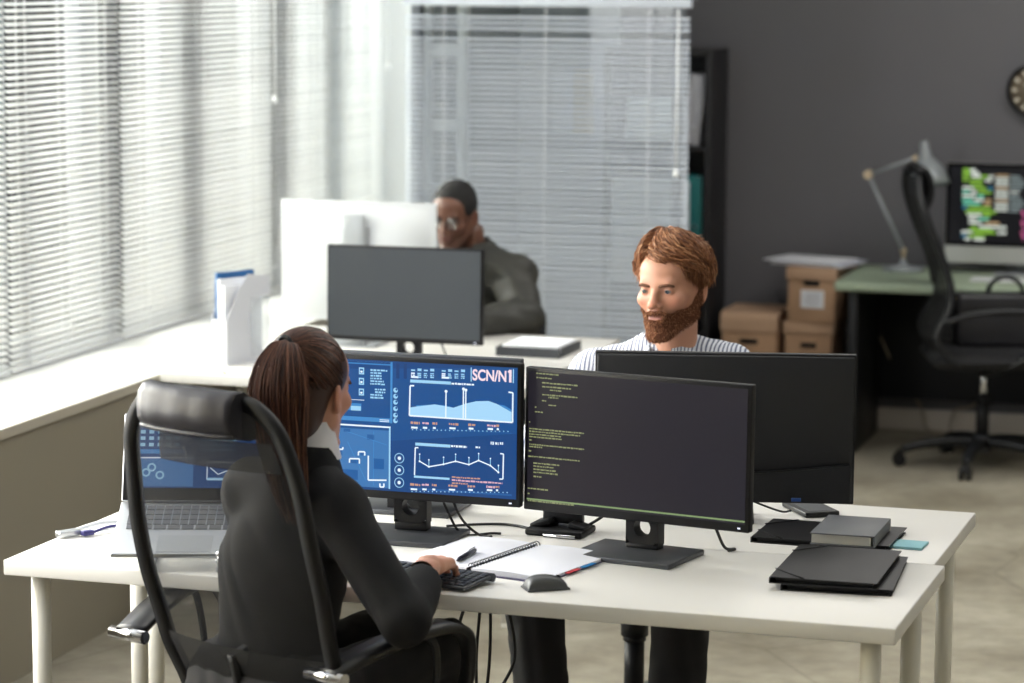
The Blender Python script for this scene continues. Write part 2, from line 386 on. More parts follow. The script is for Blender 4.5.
# ------------------------------------------------------------------ archive boxes
m_card = mat('cardboard', (186, 150, 120), 0.85, var=0.06, scale=6); m_card2 = mat('cardboard_lid', (196, 162, 134), 0.85, var=0.05, scale=6)
def archive_box(loc, heading, w, d, h, label, lbl=False, domed=False, slot=0.6):
    t = thing('archive_box', label, 'box', loc, heading)
    g = G(); g.box((0, 0, h/2), (w, d, h), bev=0.003); g.mi = 1
    g.box((0, -d/2-0.0015, h*slot), (w*0.33, 0.004, 0.022), bev=0.001)
    obj('body', g, [m_card, m_black], t)
    g = G()
    if domed:
        poly = [(-d/2-0.006, h-0.05), (-d/2-0.006, h+0.0)]+[(-d/2-0.006+0.03*(1-math.cos(a)), h+0.03*math.sin(a)) for a in (0.5, 1.0, 1.57)]+[(d/2+0.006, h+0.03), (d/2+0.006, h-0.05), (d/2+0.002, h-0.05), (d/2+0.002, h+0.002), (-d/2-0.002, h+0.002), (-d/2-0.002, h-0.05)]
        M = Matrix(((0, 0, 1, 0), (1, 0, 0, 0), (0, 1, 0, 0), (0, 0, 0, 1)))
        g.prism(poly, -w/2-0.006, w/2+0.006, M)
    else:
        g.box((0, 0, h+0.004), (w+0.014, d+0.014, 0.006), bev=0.002)
        for sy in (-1, 1): g.box((0, sy*(d/2+0.005), h-0.02), (w+0.014, 0.004, 0.05), bev=0.001)
        for sx in (-1, 1): g.box((sx*(w/2+0.005), 0, h-0.02), (0.004, d+0.01, 0.05), bev=0.001)
        # folded flap lines
        for sx in (-1, 1): g.box((sx*w*0.36, -d/2-0.0085, h-0.022), (0.003, 0.003, 0.045), rot=(0, sx*0.7, 0))
    obj('lid', g, m_card2, t)
    if lbl:
        g = G(); g.box((0.006, -d/2-0.003, h*0.44), (0.1, 0.002, 0.075)); o = obj('paper_label', g, m_paper, t)
        g = G()
        for k in range(4): g.box((0.006, -d/2-0.0045, h*0.44+0.022-k*0.014), (0.07-0.01*(k % 2), 0.001, 0.003))
        obj('print_lines', g, mat('faint_print', (150, 150, 155), 0.8), o)
    return t
archive_box((-2.32, 11.75, 0.0), 0, 0.24, 0.32, 0.245, 'cardboard archive box on the floor under the round-lidded box, left stack')
archive_box((-2.32, 11.75, 0.252), 0, 0.235, 0.32, 0.25, 'cardboard archive box with a rounded lid, just right of the bearded man', domed=True, slot=0.63)
archive_box((-2.062, 11.74, 0.0), 0, 0.20, 0.32, 0.245, 'cardboard archive box on the floor at the bottom of the right stack')
archive_box((-2.062, 11.74, 0.252), 0, 0.20, 0.32, 0.245, 'cardboard archive box supporting the box with the white label', slot=0.62)
archive_box((-2.035, 11.72, 0.504), 6, 0.205, 0.31, 0.225, 'topmost cardboard archive box with a white paper label, left of the green desk', lbl=True, slot=0.74)
t = thing('paper_stack', 'white papers and magazines lying flat on the topmost cardboard box', 'papers', (-2.05, 11.70, 0.739), 14)
for k, (dx, a) in enumerate(((0, 0), (0.02, 0.08), (-0.03, -0.06))):
    g = G(); g.box((dx, 0, 0.004+k*0.007), (0.33, 0.24, 0.006), rot=(0, 0, a), bev=0.001); obj('magazine', g, m_paper if k != 1 else mat('magazine_grey', (190, 192, 205), 0.6), t)
# ------------------------------------------------------------------ green desk
GD = thing('green_desk', 'pale green topped desk with a dark frame against the charcoal wall', 'desk', (-0.95, 11.58, 0), 0)
g = G(); g.box((0, 0, 0.70), (1.9, 0.70, 0.04), bev=0.012, seg=3); obj('tabletop', g, mat('sage_green', (166, 182, 158), 0.45), GD)
for sx in (-1, 1):
    g = G(); g.box((sx*0.88, 0.02, 0.34), (0.04, 0.6, 0.68), bev=0.003); obj('side_panel', g, m_blacks, GD)
g = G(); g.box((0, 0.31, 0.40), (1.72, 0.02, 0.5), bev=0.002); obj('modesty_panel', g, m_blacks, GD)
# desk lamp
t = thing('desk_lamp', 'grey articulated desk lamp with a conical shade on the green desk', 'lamp', (-1.69, 11.72, 0.72), 0)
m_lamp = mat('lamp_grey', (150, 156, 160), 0.35, 0.15)
g = G(); g.lathe([(0, 0), (0.085, 0), (0.09, 0.006), (0.088, 0.014), (0.03, 0.022), (0.014, 0.03), (0.012, 0.05), (0, 0.052)], (0, 0, 0.001)); obj('base', g, m_lamp, t)
J0, J1, J2 = Vector((0, 0, 0.085)), Vector((-0.155, -0.0, 0.403)), Vector((0.045, -0.025, 0.480))
g = G(); g.cyl((0, 0, 0.04), J0, 0.008); g.ell(J0, (0.016, 0.016, 0.016), 12); obj('base_joint', g, mat('brass_pale', (196, 178, 150), 0.3, 0.8), t)
for a, b in ((J0, J1), (J1, J2)):
    g = G()
    for s in (-1, 1): g.cyl(a+Vector((0, s*0.009, 0)), b+Vector((0, s*0.009, 0)), 0.0065, n=10)
    obj('arm', g, m_lamp, t)
g = G(); g.cyl(J1+Vector((0, -0.02, 0)), J1+Vector((0, 0.02, 0)), 0.019); obj('elbow_joint', g, MC['brass_pale'], t)
g = G(); g.cyl(J2+Vector((0, -0.016, 0)), J2+Vector((0, 0.016, 0)), 0.011); obj('head_joint', g, MC['brass_pale'], t)
ax = Vector((0.16, -0.14, -1)).normalized(); top = Vector((0.078, -0.03, 0.552))
g = G(); g.lathe([(0, 0), (0.016, 0.002), (0.022, 0.02), (0.02, 0.034), (0.024, 0.038), (0.027, 0.065), (0.044, 0.085), (0.068, 0.115), (0.084, 0.160), (0.088, 0.190), (0.086, 0.190), (0.082, 0.161), (0.066, 0.117), (0.04, 0.088), (0, 0.085)], top, 32, axis=ax); obj('lamp_shade', g, m_lamp, t)
g = G(); g.ell(top+ax*0.15, (0.028, 0.028, 0.028), 14); obj('bulb', g, mat('bulb_frosted', (220, 220, 215), 0.3), t)
# wall clock
t = thing('wall_clock', 'round wall clock with a black rim cut by the right edge of the photo', 'clock', (-1.19, 11.985, 1.478), 0)
Yax = (0, -1, 0)
g = G(); g.lathe([(0.0, 0), (0.115, 0), (0.115, 0.03), (0.108, 0.034), (0.101, 0.028), (0.1, 0.012), (0.0, 0.012)], (0, 0, 0), 48, axis=Yax); obj('rim', g, m_black, t)
g = G(); g.lathe([(0, 0.0125), (0.1, 0.0125), (0.1, 0.014), (0, 0.014)], (0, 0, 0), 48, axis=Yax); obj('dial', g, mat('dial_brown', (112, 100, 84), 0.5), t)
for k in range(12):
    a = k*math.pi/6; g = G(); g.box((0.083*math.sin(a), -0.0155, 0.083*math.cos(a)), (0.012, 0.002, 0.02), rot=(0, a, 0))
    obj('hour_mark', g, mat('mark_cream', (222, 214, 196), 0.5), t)
for (a, L, w) in ((-1.0, 0.05, 0.006), (-0.1, 0.075, 0.004)):
    g = G(); g.box((math.sin(a)*L/2, -0.018, math.cos(a)*L/2), (w, 0.002, L), rot=(0, a, 0)); obj('hand', g, MC['mark_cream'], t)
# cables by the wall under the green desk
def cable(name, pts, r, m, label, n=8):
    g = G(); g.tube(smooth_path(pts, n), r, 8); o = obj(name, g, m); tag(o, label, 'cable'); return o
m_cab = mat('cable_beige', (150, 138, 122), 0.6); m_cabk = mat('cable_black', (18, 18, 20), 0.5)
cable('power_cable', [(-1.80, 11.84, 0.42), (-1.74, 11.9, 0.28), (-1.64, 11.95, 0.12), (-1.60, 11.93, 0.012), (-1.52, 11.9, 0.008)], 0.005, m_cab, 'thin beige cable hanging down the wall below the left end of the green desk')
cable('power_cable', [(-1.22, 11.86, 0.42), (-1.30, 11.9, 0.25), (-1.40, 11.93, 0.13), (-1.48, 11.94, 0.10), (-1.5, 11.93, 0.012), (-1.45, 11.88, 0.008)], 0.005, m_cab, 'thin beige cable looping down behind the empty chair')
# ------------------------------------------------------------------ white desks
m_desk = mat('white_laminate', (226, 224, 220), 0.38, var=0.01, scale=3)
m_leg = mat('white_leg', (220, 217, 206), 0.35)
def desk(x0, x1, y0, y1, label, inset=0.055, legs=None, turn=0.0):
    cx, cy = (x0+x1)/2, (y0+y1)/2
    t = thing('white_desk', label, 'desk', (cx, cy, 0), turn)
    g = G(); g.box((0, 0, 0.74-0.0165), (x1-x0, y1-y0, 0.033), bev=0.003); obj('tabletop', g, m_desk, t)
    for (lx, ly) in legs or [(sx*((x1-x0)/2-inset), sy*((y1-y0)/2-inset)) for sx in (-1, 1) for sy in (-1, 1)]:
        g = G(); g.cyl((lx, ly, 0.0), (lx, ly, 0.012), 0.018); g.cyl((lx, ly, 0.012), (lx, ly, 0.7), 0.019, 0.0205, n=24); obj('leg', g, m_leg, t)
    g = G(); g.box((0, (y1-y0)/2-0.2, 0.69), (x1-x0-0.3, 0.03, 0.03)); g.bm.free()
    return t
DX0, DX1 = -2.645, -0.742
desk(DX0, DX1, 5.247, 5.847, 'white desk nearest the camera, carrying the blue dashboard screen and code screen', 0.058, turn=1.4)
desk(DX0, DX1-0.008, 5.852, 6.448, 'white desk behind the nearest one, in front of the bearded man', 0.058, turn=1.4)
desk(-3.43, -2.265, 7.90, 8.498, 'white far desk at the window carrying the grey screen', 0.06)
desk(-3.43, -2.265, 8.502, 9.10, 'white far desk in front of the man in the dark jacket', 0.06)
# ------------------------------------------------------------------ screens and their graphics
class Screen:
    """flat graphics laid on a screen: coordinates u,v in 0..1 from the top left; local plane y = yf, facing -y"""
    def __init__(s, w, h, zc, yf=0.0): s.g = G(); s.w, s.h, s.zc, s.yf = w, h, zc, yf; s.mats = []; s.lay = 0
    def m(s, mt):
        if mt not in s.mats: s.mats.append(mt)
        s.g.mi = s.mats.index(mt)
    def P(s, u, v, l): return Vector(((u-0.5)*s.w, s.yf-0.00012*l, s.zc+(0.5-v)*s.h))
    def poly(s, pts, mt, l=1):
        s.m(mt); vs = [s.g.bm.verts.new(s.P(u, v, l)) for u, v in pts]
        f = s.g.bm.faces.new(vs); f.material_index = s.g.mi
        f.normal_update()
        if f.normal.y > 0: f.normal_flip()
    def rect(s, u0, v0, u1, v1, mt, l=1): s.poly([(u0, v0), (u1, v0), (u1, v1), (u0, v1)], mt, l)
    def line(s, pts, w, mt, l=2):
        asp = s.w/s.h
        for (a, b) in zip(pts, pts[1:]):
            dx, dy = (b[0]-a[0])*asp, b[1]-a[1]; L = math.hypot(dx, dy) or 1; nx, ny = -dy/L*w/asp, dx/L*w
            s.poly([(a[0]+nx, a[1]+ny), (b[0]+nx, b[1]+ny), (b[0]-nx, b[1]-ny), (a[0]-nx, a[1]-ny)], mt, l)
    def disc(s, u, v, r, mt, l=2, ri=0, n=16):
        asp = s.w/s.h
        for k in range(n):
            a, b = 2*math.pi*k/n, 2*math.pi*(k+1)/n
            q = [(u+r*math.cos(a)/asp, v+r*math.sin(a)), (u+r*math.cos(b)/asp, v+r*math.sin(b))]
            p = [(u+ri*math.cos(b)/asp, v+ri*math.sin(b)), (u+ri*math.cos(a)/asp, v+ri*math.sin(a))] if ri else [(u, v)]
            s.poly(q+p, mt, l)
    def greek(s, u0, u1, v, hh, mt, l=2, seed=0):
        """a line of unreadably small print"""
        rnd = random.Random(seed*977+int(u0*1e3)+int(v*1e4)); x = u0
        while x < u1-0.002:
            w = min(rnd.uniform(0.004, 0.02), u1-x); s.rect(x, v-hh*rnd.uniform(0.3, 0.5), x+w, v+hh*rnd.uniform(0.3, 0.5), mt, l); x += w+0.003
    def text(s, body, u0, v0, u1, v1, mt, l=3, bold=0.0):
        cu = bpy.data.curves.new('txt', 'FONT'); cu.body = body; cu.offset = bold
        o = bpy.data.objects.new('txt', cu); COL.objects.link(o)
        dg = bpy.context.evaluated_depsgraph_get(); me = bpy.data.meshes.new_from_object(o.evaluated_get(dg))
        xs = [v.co.x for v in me.vertices]; ys = [v.co.y for v in me.vertices]
        x0, x1, y0, y1 = min(xs), max(xs), min(ys), max(ys)
        s.m(mt); vm = [s.g.bm.verts.new(s.P(u0+(v.co.x-x0)/(x1-x0)*(u1-u0), v1-(v.co.y-y0)/(y1-y0)*(v1-v0), l)) for v in me.vertices]
        for p in me.polygons:
            try: f = s.g.bm.faces.new([vm[i] for i in p.vertices]); f.material_index = s.g.mi
            except ValueError: pass
        bpy.data.objects.remove(o); bpy.data.curves.remove(cu); bpy.data.meshes.remove(me)
    def build(s, parent, label=None, name='screen'): return obj(name, s.g, s.mats, parent, label, recalc=False)
def e(n, rgb, k=1.0): return emis('glow_'+n, rgb, k)
def dashboard(S, mini=False):
    navy, mid, sky_, pale, wht = e('navy', (8, 72, 138), .9), e('mid', (30, 98, 168), .9), e('skyblue', (66, 142, 208), .95), e('pale', (160, 212, 242), 1.0), e('white', (228, 240, 250), 1.1)
    pink, org = e('pink', (240, 190, 200), .9), e('orange', (225, 170, 140), .8)
    S.rect(0, 0, 1, 1, navy, 0)
    S.poly([(0, .10), (1, 0.0), (1, .5), (0, .7)], e('navy2', (12, 82, 150), .9), 1) if not mini else None
    # crop coordinates of the layout, mapped to 0..1 of the panel
    def M(cx, cy):
        t = 118+.028*(cx-125); b = 598+.056*(cx-235)
        return ((320+cx/3.795-292)/222.0, (cy-t)/(b-t))
    def R(x0, y0, x1, y1, mt, l=2):
        (a, b), (c, d) = M(x0, y0), M(x1, y1); S.rect(a, b, c, d, mt, l)
    # upper left panel
    R(-90, 118, 268, 128, pale); R(-90, 128, 268, 134, sky_); R(262, 125, 270, 350, sky_); R(-90, 318, 266, 348, sky_)
    for y in (336, 342): R(222, y, 258, y+4, wht, 3)
    for y in (160, 198, 237):
        R(142, y-13, 162, y+13, pale, 3); R(146, y-8, 158, y+8, mid, 4); R(148, y-1, 156, y+6, wht, 5)
    for k in range(11):
        if k in (6,): continue
        a, v = M(186 if k not in (7, 8) else 196+k, 156+k*10); b, _ = M(250-(k*37 % 45), 0); S.greek(a, max(b, a+.05), v, .016, pale, 3, k)
    R(60, 262, 163, 268, wht); R(60, 276, 152, 306, sky_); R(112, 288, 150, 306, pale, 3)
    for k in range(3):
        for x0, w in ((10, 70), (-70, 50)):
            a, v = M(x0, 170+k*22); b, _ = M(x0+w, 0); S.greek(a, b, v, .02, pale, 3, k)
    # lower left map panel
    R(-90, 353, 264, 362, wht); R(-90, 362, 258, 590, e('mapblue', (62, 122, 184), .95)); R(258, 362, 264, 592, pale)
    for (x0, y0, x1, y1) in ((60, 440, 80, 470), (85, 372, 110, 384), (175, 392, 202, 412), (150, 455, 168, 470), (105, 480, 150, 500), (70, 520, 140, 560), (200, 480, 240, 520)):
        R(x0, y0, x1, y1, mid, 3)
    for p in ([(60, 448), (82, 448), (82, 440)], [(142, 470), (142, 456), (166, 456), (166, 470)], [(108, 497), (108, 482), (146, 482), (146, 500)], [(-40, 420), (20, 420), (20, 500), (60, 500)], [(180, 470), (180, 560), (250, 560)], [(225, 572), (225, 585), (240, 585), (240, 572)]):
        S.line([M(*q) for q in p], .006, wht, 4)
    for p in ([(90, 380), (250, 430)], [(100, 420), (170, 560)], [(200, 380), (200, 580)]): S.line([M(*q) for q in p], .002, sky_, 3)
    # column of little dials
    for y in (228, 250, 272, 296, 320, 340): u, v = M(282, y); S.disc(u, v, .019, pale, 3); S.disc(u+.004, v-.006, .009, mid, 4)
    for y in (478, 522, 568): u, v = M(298, y); S.disc(u, v, .04, pale, 3, ri=.034); S.disc(u, v, .014, wht, 3)
    for x in (290, 318): R(x-6, 130, x+6, 185, e('navy3', (16, 66, 132), .8), 2)
    # header print blocks
    for gx in (340, 455):
        for c in range(4):
            x = gx+c*24
            R(x, 150-(c % 2)*4, x+15, 156, pale, 3)
            for r in range(3): a, v = M(x, 164+r*7); b, _ = M(x+14, 0); S.greek(a, b, v, .012, pale if c else wht, 3, r+c)
        R(gx, 174, gx+28, 182, wht, 3)
    (a, b), (c, d) = M(570, 143), M(716, 190); S.text('SCN/N', a, b, a+(c-a)*.86, d, e('scn', (250, 225, 232), 1.0), 5, bold=0.03)
    sc = e('scn', (250, 225, 232), 1.0); S.line([M(710, 143), M(710, 190)], .010, sc, 5); S.line([M(702, 153), M(710, 145)], .008, sc, 5)
    R(563, 138, 567, 190, pale, 3); R(719, 140, 723, 192, pale, 3)
    # chart one
    R(337, 187, 490, 203, pale, 3); a, v = M(492, 199); b, _ = M(576, 0); S.greek(a, b, v, .018, wht, 3, 4)
    S.poly([M(336, 290), M(430, 277), M(500, 288), M(545, 272), M(585, 262), M(630, 260), M(660, 270), M(716, 300), M(716, 336), M(336, 322)], e('area', (160, 208, 240), 1.1), 3)
    S.poly([M(360, 282), M(430, 277), M(470, 280), M(500, 288), M(500, 292), M(360, 290)], sky_, 2); S.poly([M(600, 262), M(690, 276), M(716, 292), M(716, 300), M(640, 280)], sky_, 2)
    for x, y in ((472, 228), (537, 218), (546, 222)): S.line([M(x, y), M(x, 326)], .005, wht, 5); u, v = M(x, y); S.disc(u, v, .012, wht, 5)
    S.line([M(352, 210), M(337, 210), M(335, 320), M(720, 338), M(720, 228), M(704, 226)], .006, wht, 4)
    for (y0, dy) in ((346, 0), (574, 0)):
        R(337, y0+18, 720, y0+32, mid, 2)
        for x, w, mt in ((340, 38, org), (384, 26, pink), (422, 18, org), (484, 36, org), (556, 28, org), (626, 32, pink), (660, 14, org)):
            a, v = M(x, y0+.028*(x-340)*.6); b, _ = M(x+w, 0); S.greek(a, b, v, .02, mt, 4, x)
            R(x+2, y0+14, x+w*.7, y0+22, wht, 4)
        for k in range(24): R(345+k*15.5, y0+24, 349+k*15.5, y0+28, pale, 3)
    for k in range(3): a, v = M(640+k*17, 417); b, _ = M(652+k*17, 0); S.greek(a, b, v, .026, wht, 3, k)
    # chart two
    R(358, 419, 490, 436, pale, 3); a, v = M(492, 430); b, _ = M(552, 0); S.greek(a, b, v, .018, wht, 3, 8); a, v = M(584, 433); S.greek(a, a+.02, v, .02, wht, 3)
    R(354, 541, 488, 556, pale, 3)
    S.line([M(370, 438), M(358, 438), M(356, 540)], .005, wht, 4); S.line([M(676, 455), M(688, 456), M(687, 550), M(674, 550)], .005, wht, 4)
    pl = [(375, 488), (410, 508), (465, 498), (510, 486), (560, 498), (596, 482), (640, 500), (670, 525)]
    S.line([M(*q) for q in pl], .0045, wht, 4)
    for x, y in pl: S.line([M(x, y), M(x, y-26)], .003, pale, 4); u, v = M(x, y); S.disc(u, v, .008, wht, 5); u, v = M(x, y-26); S.disc(u, v, .006, wht, 5)
    for k, w in enumerate((105, 188, 60)): a, v = M(497, 545+k*11); b, _ = M(497+w, 0); S.greek(a, b, v, .014, org if k != 1 else pink, 4, k)
def code_screen(S):
    bgc = emis('code_bg', (46, 43, 52), .6); MC['code_bg'].node_tree.nodes['Principled BSDF'].inputs['Roughness'].default_value = 0.28
    gr = e('code', (158, 165, 116), .8); gl = e('codeline', (150, 176, 120), .8)
    S.rect(0, 0, 1, 1, bgc, 0)
    TL, TR, BR, BL = (85, 95), (645, 122), (632, 490), (75, 435)
    def M(x, y):
        l = TL[0]+(BL[0]-TL[0])*((y-95)/340.0); u = (x-l)/558.0
        t = 95+u*27; b = 435+u*55; return u, (y-t)/(b-t)
    rows = [(105, 165, 100), (105, 148, 111), (120, 215, 124), (120, 198, 134), (140, 170, 143), (120, 212, 155), (136, 162, 162), (119, 130, 171), (136, 156, 182), (100, 104, 188), (100, 121, 200), (84, 88, 227), (84, 228, 244), (84, 218, 251), (84, 170, 258), (84, 170, 265), (84, 90, 274), (84, 228, 285), (84, 118, 291), (82, 90, 302), (80, 216, 316), (94, 164, 334), (94, 148, 342), (94, 154, 350), (94, 158, 358), (94, 115, 369), (78, 132, 400), (78, 83, 414), (78, 200, 432)]
    for k, (x0, x1, y) in enumerate(rows): a, v = M(x0, y); b, _ = M(x1, y); S.greek(max(a, .004), b, v, .013, gr, 2, k)
    S.rect(0.0, .972, 1.0, .984, gl, 2)
def monitor(label, loc, heading, w, h, zb, face, back_mat, bezel=(0.008, 0.016), lean=0.0, stand='dell', bez_mat=None, group=None, basez=0.0, tilt=0.02, base_off=(0, 0), basew=0.24, bulge=True):
    """screen faces local -y; zb = height of the lower edge above the desk; stand column behind"""
    t = thing('computer_monitor', label, 'monitor', loc, heading, group)
    bm_ = bez_mat or m_black
    T = Matrix.Translation((0, 0, zb+h/2)) @ Matrix.Rotation(-tilt, 4, 'X') @ Matrix.Translation((0, 0, -(zb+h/2)))
    g = G(); g.box((0, 0.012, zb+h/2), (w, 0.022, h), bev=0.003, m=T); g.mi = 1
    if bulge: g.box((0, 0.032, zb+h*0.5), (w*0.62, 0.026, h*0.62), bev=0.011, seg=3, m=T)
    g.box((0, 0.0245, zb+h*0.5), (w*0.985, 0.006, h*0.97), bev=0.003, m=T)
    for k in range(9 if bulge else 0): g.box((-w*0.2+k*w*0.05, 0.0455, zb+h*0.74), (w*0.03, 0.001, 0.004), m=T)
    # rear ports and lettering-free recess
    if bulge: g.mi = 0; g.box((0, 0.04, zb+0.055), (w*0.34, 0.012, 0.03), bev=0.002, m=T)
    obj('housing', g, [bm_, back_mat], t)
    if face == 'off_grey':
        S = Screen(w-2*bezel[0], h-bezel[0]-bezel[1], 0, 0); S.rect(0, 0, 1, 1, mat('unlit_grey_panel', (40, 47, 54), 0.5), 0)
    elif face == 'off':
        S = Screen(w-2*bezel[0], h-bezel[0]-bezel[1], 0, 0); S.rect(0, 0, 1, 1, mat('unlit_panel', (12, 12, 15), 0.2), 0)
    else:
        S = Screen(w-2*bezel[0], h-bezel[0]-bezel[1], 0, 0); face(S)
    so = S.build(t); so.matrix_local = T @ Matrix.Translation((0, -0.0006, zb+bezel[1]+(h-bezel[0]-bezel[1])/2))
    if stand == 'dell':
        g = G(); c = 0.0; yb = base_off[1]
        g.box((0, 0.012+yb, 0.006), (basew, 0.18 if basew > .2 else 0.14, 0.012), bev=0.003); obj('stand_base', g, mat('stand_base_grey', (74, 76, 80), 0.35, 0.3), t)
        g = G()   # neck with round cable hole: two side cheeks around a ring
        W_, H0, H1 = 0.075, 0.012, zb+h*0.5
        hz = zb-0.022; hr = 0.020; n = 20
        o_ = []; poly = []
        ys = 0.055
        # front and back faces as a strip around the hole
        ring = [(hr*math.cos(2*math.pi*k/n), hz+hr*math.sin(2*math.pi*k/n)) for k in range(n)]
        def outp(x, z):
            dx, dz = x, z-hz; k = min((W_/2)/abs(dx) if abs(dx) > 1e-6 else 1e9, (0.036)/abs(dz) if abs(dz) > 1e-6 else 1e9); return (dx*k, hz+dz*k)
        outr = [outp(*p) for p in ring]
        for y, fl in ((ys-0.016, 1), (ys+0.016, -1)):
            for k in range(n):
                a, b, c_, d = ring[k], ring[(k+1) % n], outr[(k+1) % n], outr[k]
                g.bm.faces.new([g.bm.verts.new((p[0], y, p[1])) for p in (a, b, c_, d)][::fl])
        for k in range(n):
            a, b = ring[k], ring[(k+1) % n]
            g.bm.faces.new([g.bm.verts.new(p) for p in ((a[0], ys-.016, a[1]), (b[0], ys-.016, b[1]), (b[0], ys+.016, b[1]), (a[0], ys+.016, a[1]))])
        for sx in (-1, 1): g.box((sx*W_/2, ys, hz), (0.002, 0.032, 0.074))
        g.box((0, ys, (H0+hz-0.036)/2), (W_, 0.032, hz-0.036-H0), bev=0.002); g.box((0, ys, (hz+0.036+H1)/2), (W_, 0.032, H1-hz-0.036), bev=0.002)
        g.box((0, ys-0.02, zb+h*0.5), (0.09, 0.03, 0.09), bev=0.004)
        obj('stand_neck', g, m_black, t)
    g = G(); g.box((w/2-0.022, -0.0014, zb+bezel[1]*0.5), (0.006, 0.001, 0.003), m=T); obj('power_light', g, emis('led_white', (230, 235, 255), 1.5), t)
    return t
DZ = 0.74
m_back = mat('monitor_back_dark', (52, 57, 66), 0.55)
monitor('black monitor showing the blue dashboard in front of the ponytailed woman', (-1.912, 5.735, DZ), 2, 0.538, 0.315, 0.088, dashboard, m_blacks, bezel=(0.009, 0.018))
monitor('black monitor showing lines of green code on a dark screen', (-1.383, 5.70, DZ), 12, 0.534, 0.313, 0.080, code_screen, m_blacks, bezel=(0.009, 0.018))
monitor('dark grey backed monitor standing right behind the blue dashboard screen', (-2.005, 6.08, DZ), 181, 0.54, 0.335, 0.03, 'off', m_back, bez_mat=m_back)
o = monitor('wide black monitor seen from behind, in front of the bearded man', (-1.292, 6.19, DZ), 168, 0.592, 0.345, 0.040, 'off', mat('monitor_back_black', (26, 27, 31), 0.5), stand='dell', basew=0.14, bulge=False)
# curved lower cover and ports on the wide monitor's back
g = G(); cv = [(-0.285, 0.045), (0.285, 0.045), (0.285, 0.135), (0.26, 0.132)]+[(0.26-0.52*k/12, 0.132-0.020*math.sin(math.pi*k/12)) for k in range(1, 12)]+[(-0.26, 0.132), (-0.285, 0.135)]
g.prism(cv, -0.0385, -0.026, Matrix(((1, 0, 0, 0), (0, 0, -1, 0), (0, 1, 0, 0), (0, 0, 0, 1))), bev=0.003); obj('rear_cover', g, mat('monitor_back_black', (26, 27, 31)), o)
g = G(); g.box((-0.165, 0.0405, 0.052), (0.022, 0.004, 0.008), bev=0.001); obj('video_port', g, mat('port_blue', (40, 80, 150), 0.5), o)
monitor('unlit grey-screened monitor on the window desk in front of the white computer', (-2.748, 8.24, DZ), 0, 0.512, 0.300, 0.078, 'off_grey', m_blacks, bezel=(0.007, 0.014))
def all_in_one(label, loc, heading, w, h, zb, lit):
    t = thing('all_in_one_computer', label, 'computer', loc, heading)
    chin = 0.072
    g = G(); g.box((0, 0.005, zb+h/2), (w, 0.012, h), bev=0.004)
    # bulging back
    def f(u, v):
        x = (u-.5)*w*0.96; z = zb+0.012+v*(h-0.024)
        b = (1-abs(2*u-1)**2.6)*(1-abs(2*v-1)**2.6)
        return Vector((x, 0.0095+0.036*b, z))
    g.grid(f, 24, 18); obj('housing', g, mat('white_aluminium', (208, 211, 214), 0.35) if not lit else mat('silver_chin', (206, 206, 206), 0.35, 0.3), t, recalc=False)
    S = Screen(w-0.004, h-chin-0.002, 0, 0)
    if lit:
        bgk = emis('code_black', (10, 10, 14), 1.0); S.rect(0, 0, 1, 1, mat('black_glass', (8, 8, 10), 0.15), 0); S.rect(.025, .045, .975, .965, bgk, 1)
        cols = {'g': e('lime', (130, 180, 60), .9), 'w': e('offwhite', (215, 222, 212), .9), 't': e('mint', (110, 200, 170), .85), 'b': e('teal', (50, 120, 150), .8), 'o': e('sand', (190, 160, 120), .8), 'p': e('rose', (210, 100, 150), .9), 'v': e('violet', (90, 90, 210), .9), 'y': e('greyt', (150, 165, 165), .75)}
        # rows of coloured code blocks: (row, start, end, colour)
        rows = [(.05, .09, .13, 'g'), (.05, .13, .16, 'w'), (.09, .09, .13, 'g'), (.09, .135, .18, 'w'), (.13, .09, .13, 'g'), (.13, .14, .19, 'w'), (.13, .19, .23, 'g'), (.13, .235, .26, 'w'), (.18, .09, .12, 'g'), (.18, .13, .20, 'g'), (.18, .215, .25, 'w'), (.23, .13, .2, 'g'), (.28, .09, .15, 'w'), (.28, .155, .22, 'g'), (.28, .23, .26, 'b'), (.33, .09, .13, 't'), (.33, .14, .17, 'w'), (.33, .18, .25, 'g'), (.38, .09, .16, 'w'), (.38, .17, .21, 't'), (.43, .09, .15, 't'), (.43, .155, .21, 'w'), (.43, .22, .25, 'o'), (.48, .095, .19, 't'), (.48, .21, .25, 'o'), (.53, .09, .12, 'b'), (.53, .125, .25, 'g'), (.58, .11, .28, 'g'), (.62, .12, .2, 'w'), (.62, .21, .25, 'g'), (.67, .13, .17, 'w'), (.67, .18, .24, 't'), (.72, .13, .2, 'w'), (.72, .22, .30, 'o'), (.77, .15, .17, 'g'), (.77, .19, .34, 'w'), (.81, .13, .26, 'g'), (.84, .09, .15, 'w'), (.84, .16, .28, 'g'), (.84, .29, .34, 'w'), (.89, .09, .12, 'b'), (.89, .13, .22, 'g'), (.93, .11, .14, 'w'), (.93, .16, .22, 'w')]
        for (v, a, b, c) in rows: S.rect(a*1.25, v*.95-.012+.03, b*1.25, v*.95+.022+.03, cols[c], 2)
        for k in range(12):
            v = .13+k*.038; S.rect(.34, v, .43, v+.022, cols['w' if k % 4 else 'o'], 2); S.rect(.44, v+.01, .44+.03+.045*math.sin(k*.5+.4)**2+.03, v+.028, cols['w' if k == 5 else 'y'], 2)
        for k in range(9):
            v = .56+k*.042; S.rect(.52+.01*(k % 3), v, .545+.012*(k % 2), v+.026, cols['p'], 2); S.rect(.56, v, .60+.02*(k % 3), v+.02, cols['v'], 2)
        for k in range(14): S.rect(.66, .1+k*.05, .72+.12*((k*37) % 10)/10, .118+k*.05, cols['w' if k % 3 else 'g'], 2)
    else: S.rect(0, 0, 1, 1, mat('black_glass', (8, 8, 10), 0.15), 0)
    so = S.build(t); so.location = (0, -0.0025, zb+chin+(h-chin)/2)
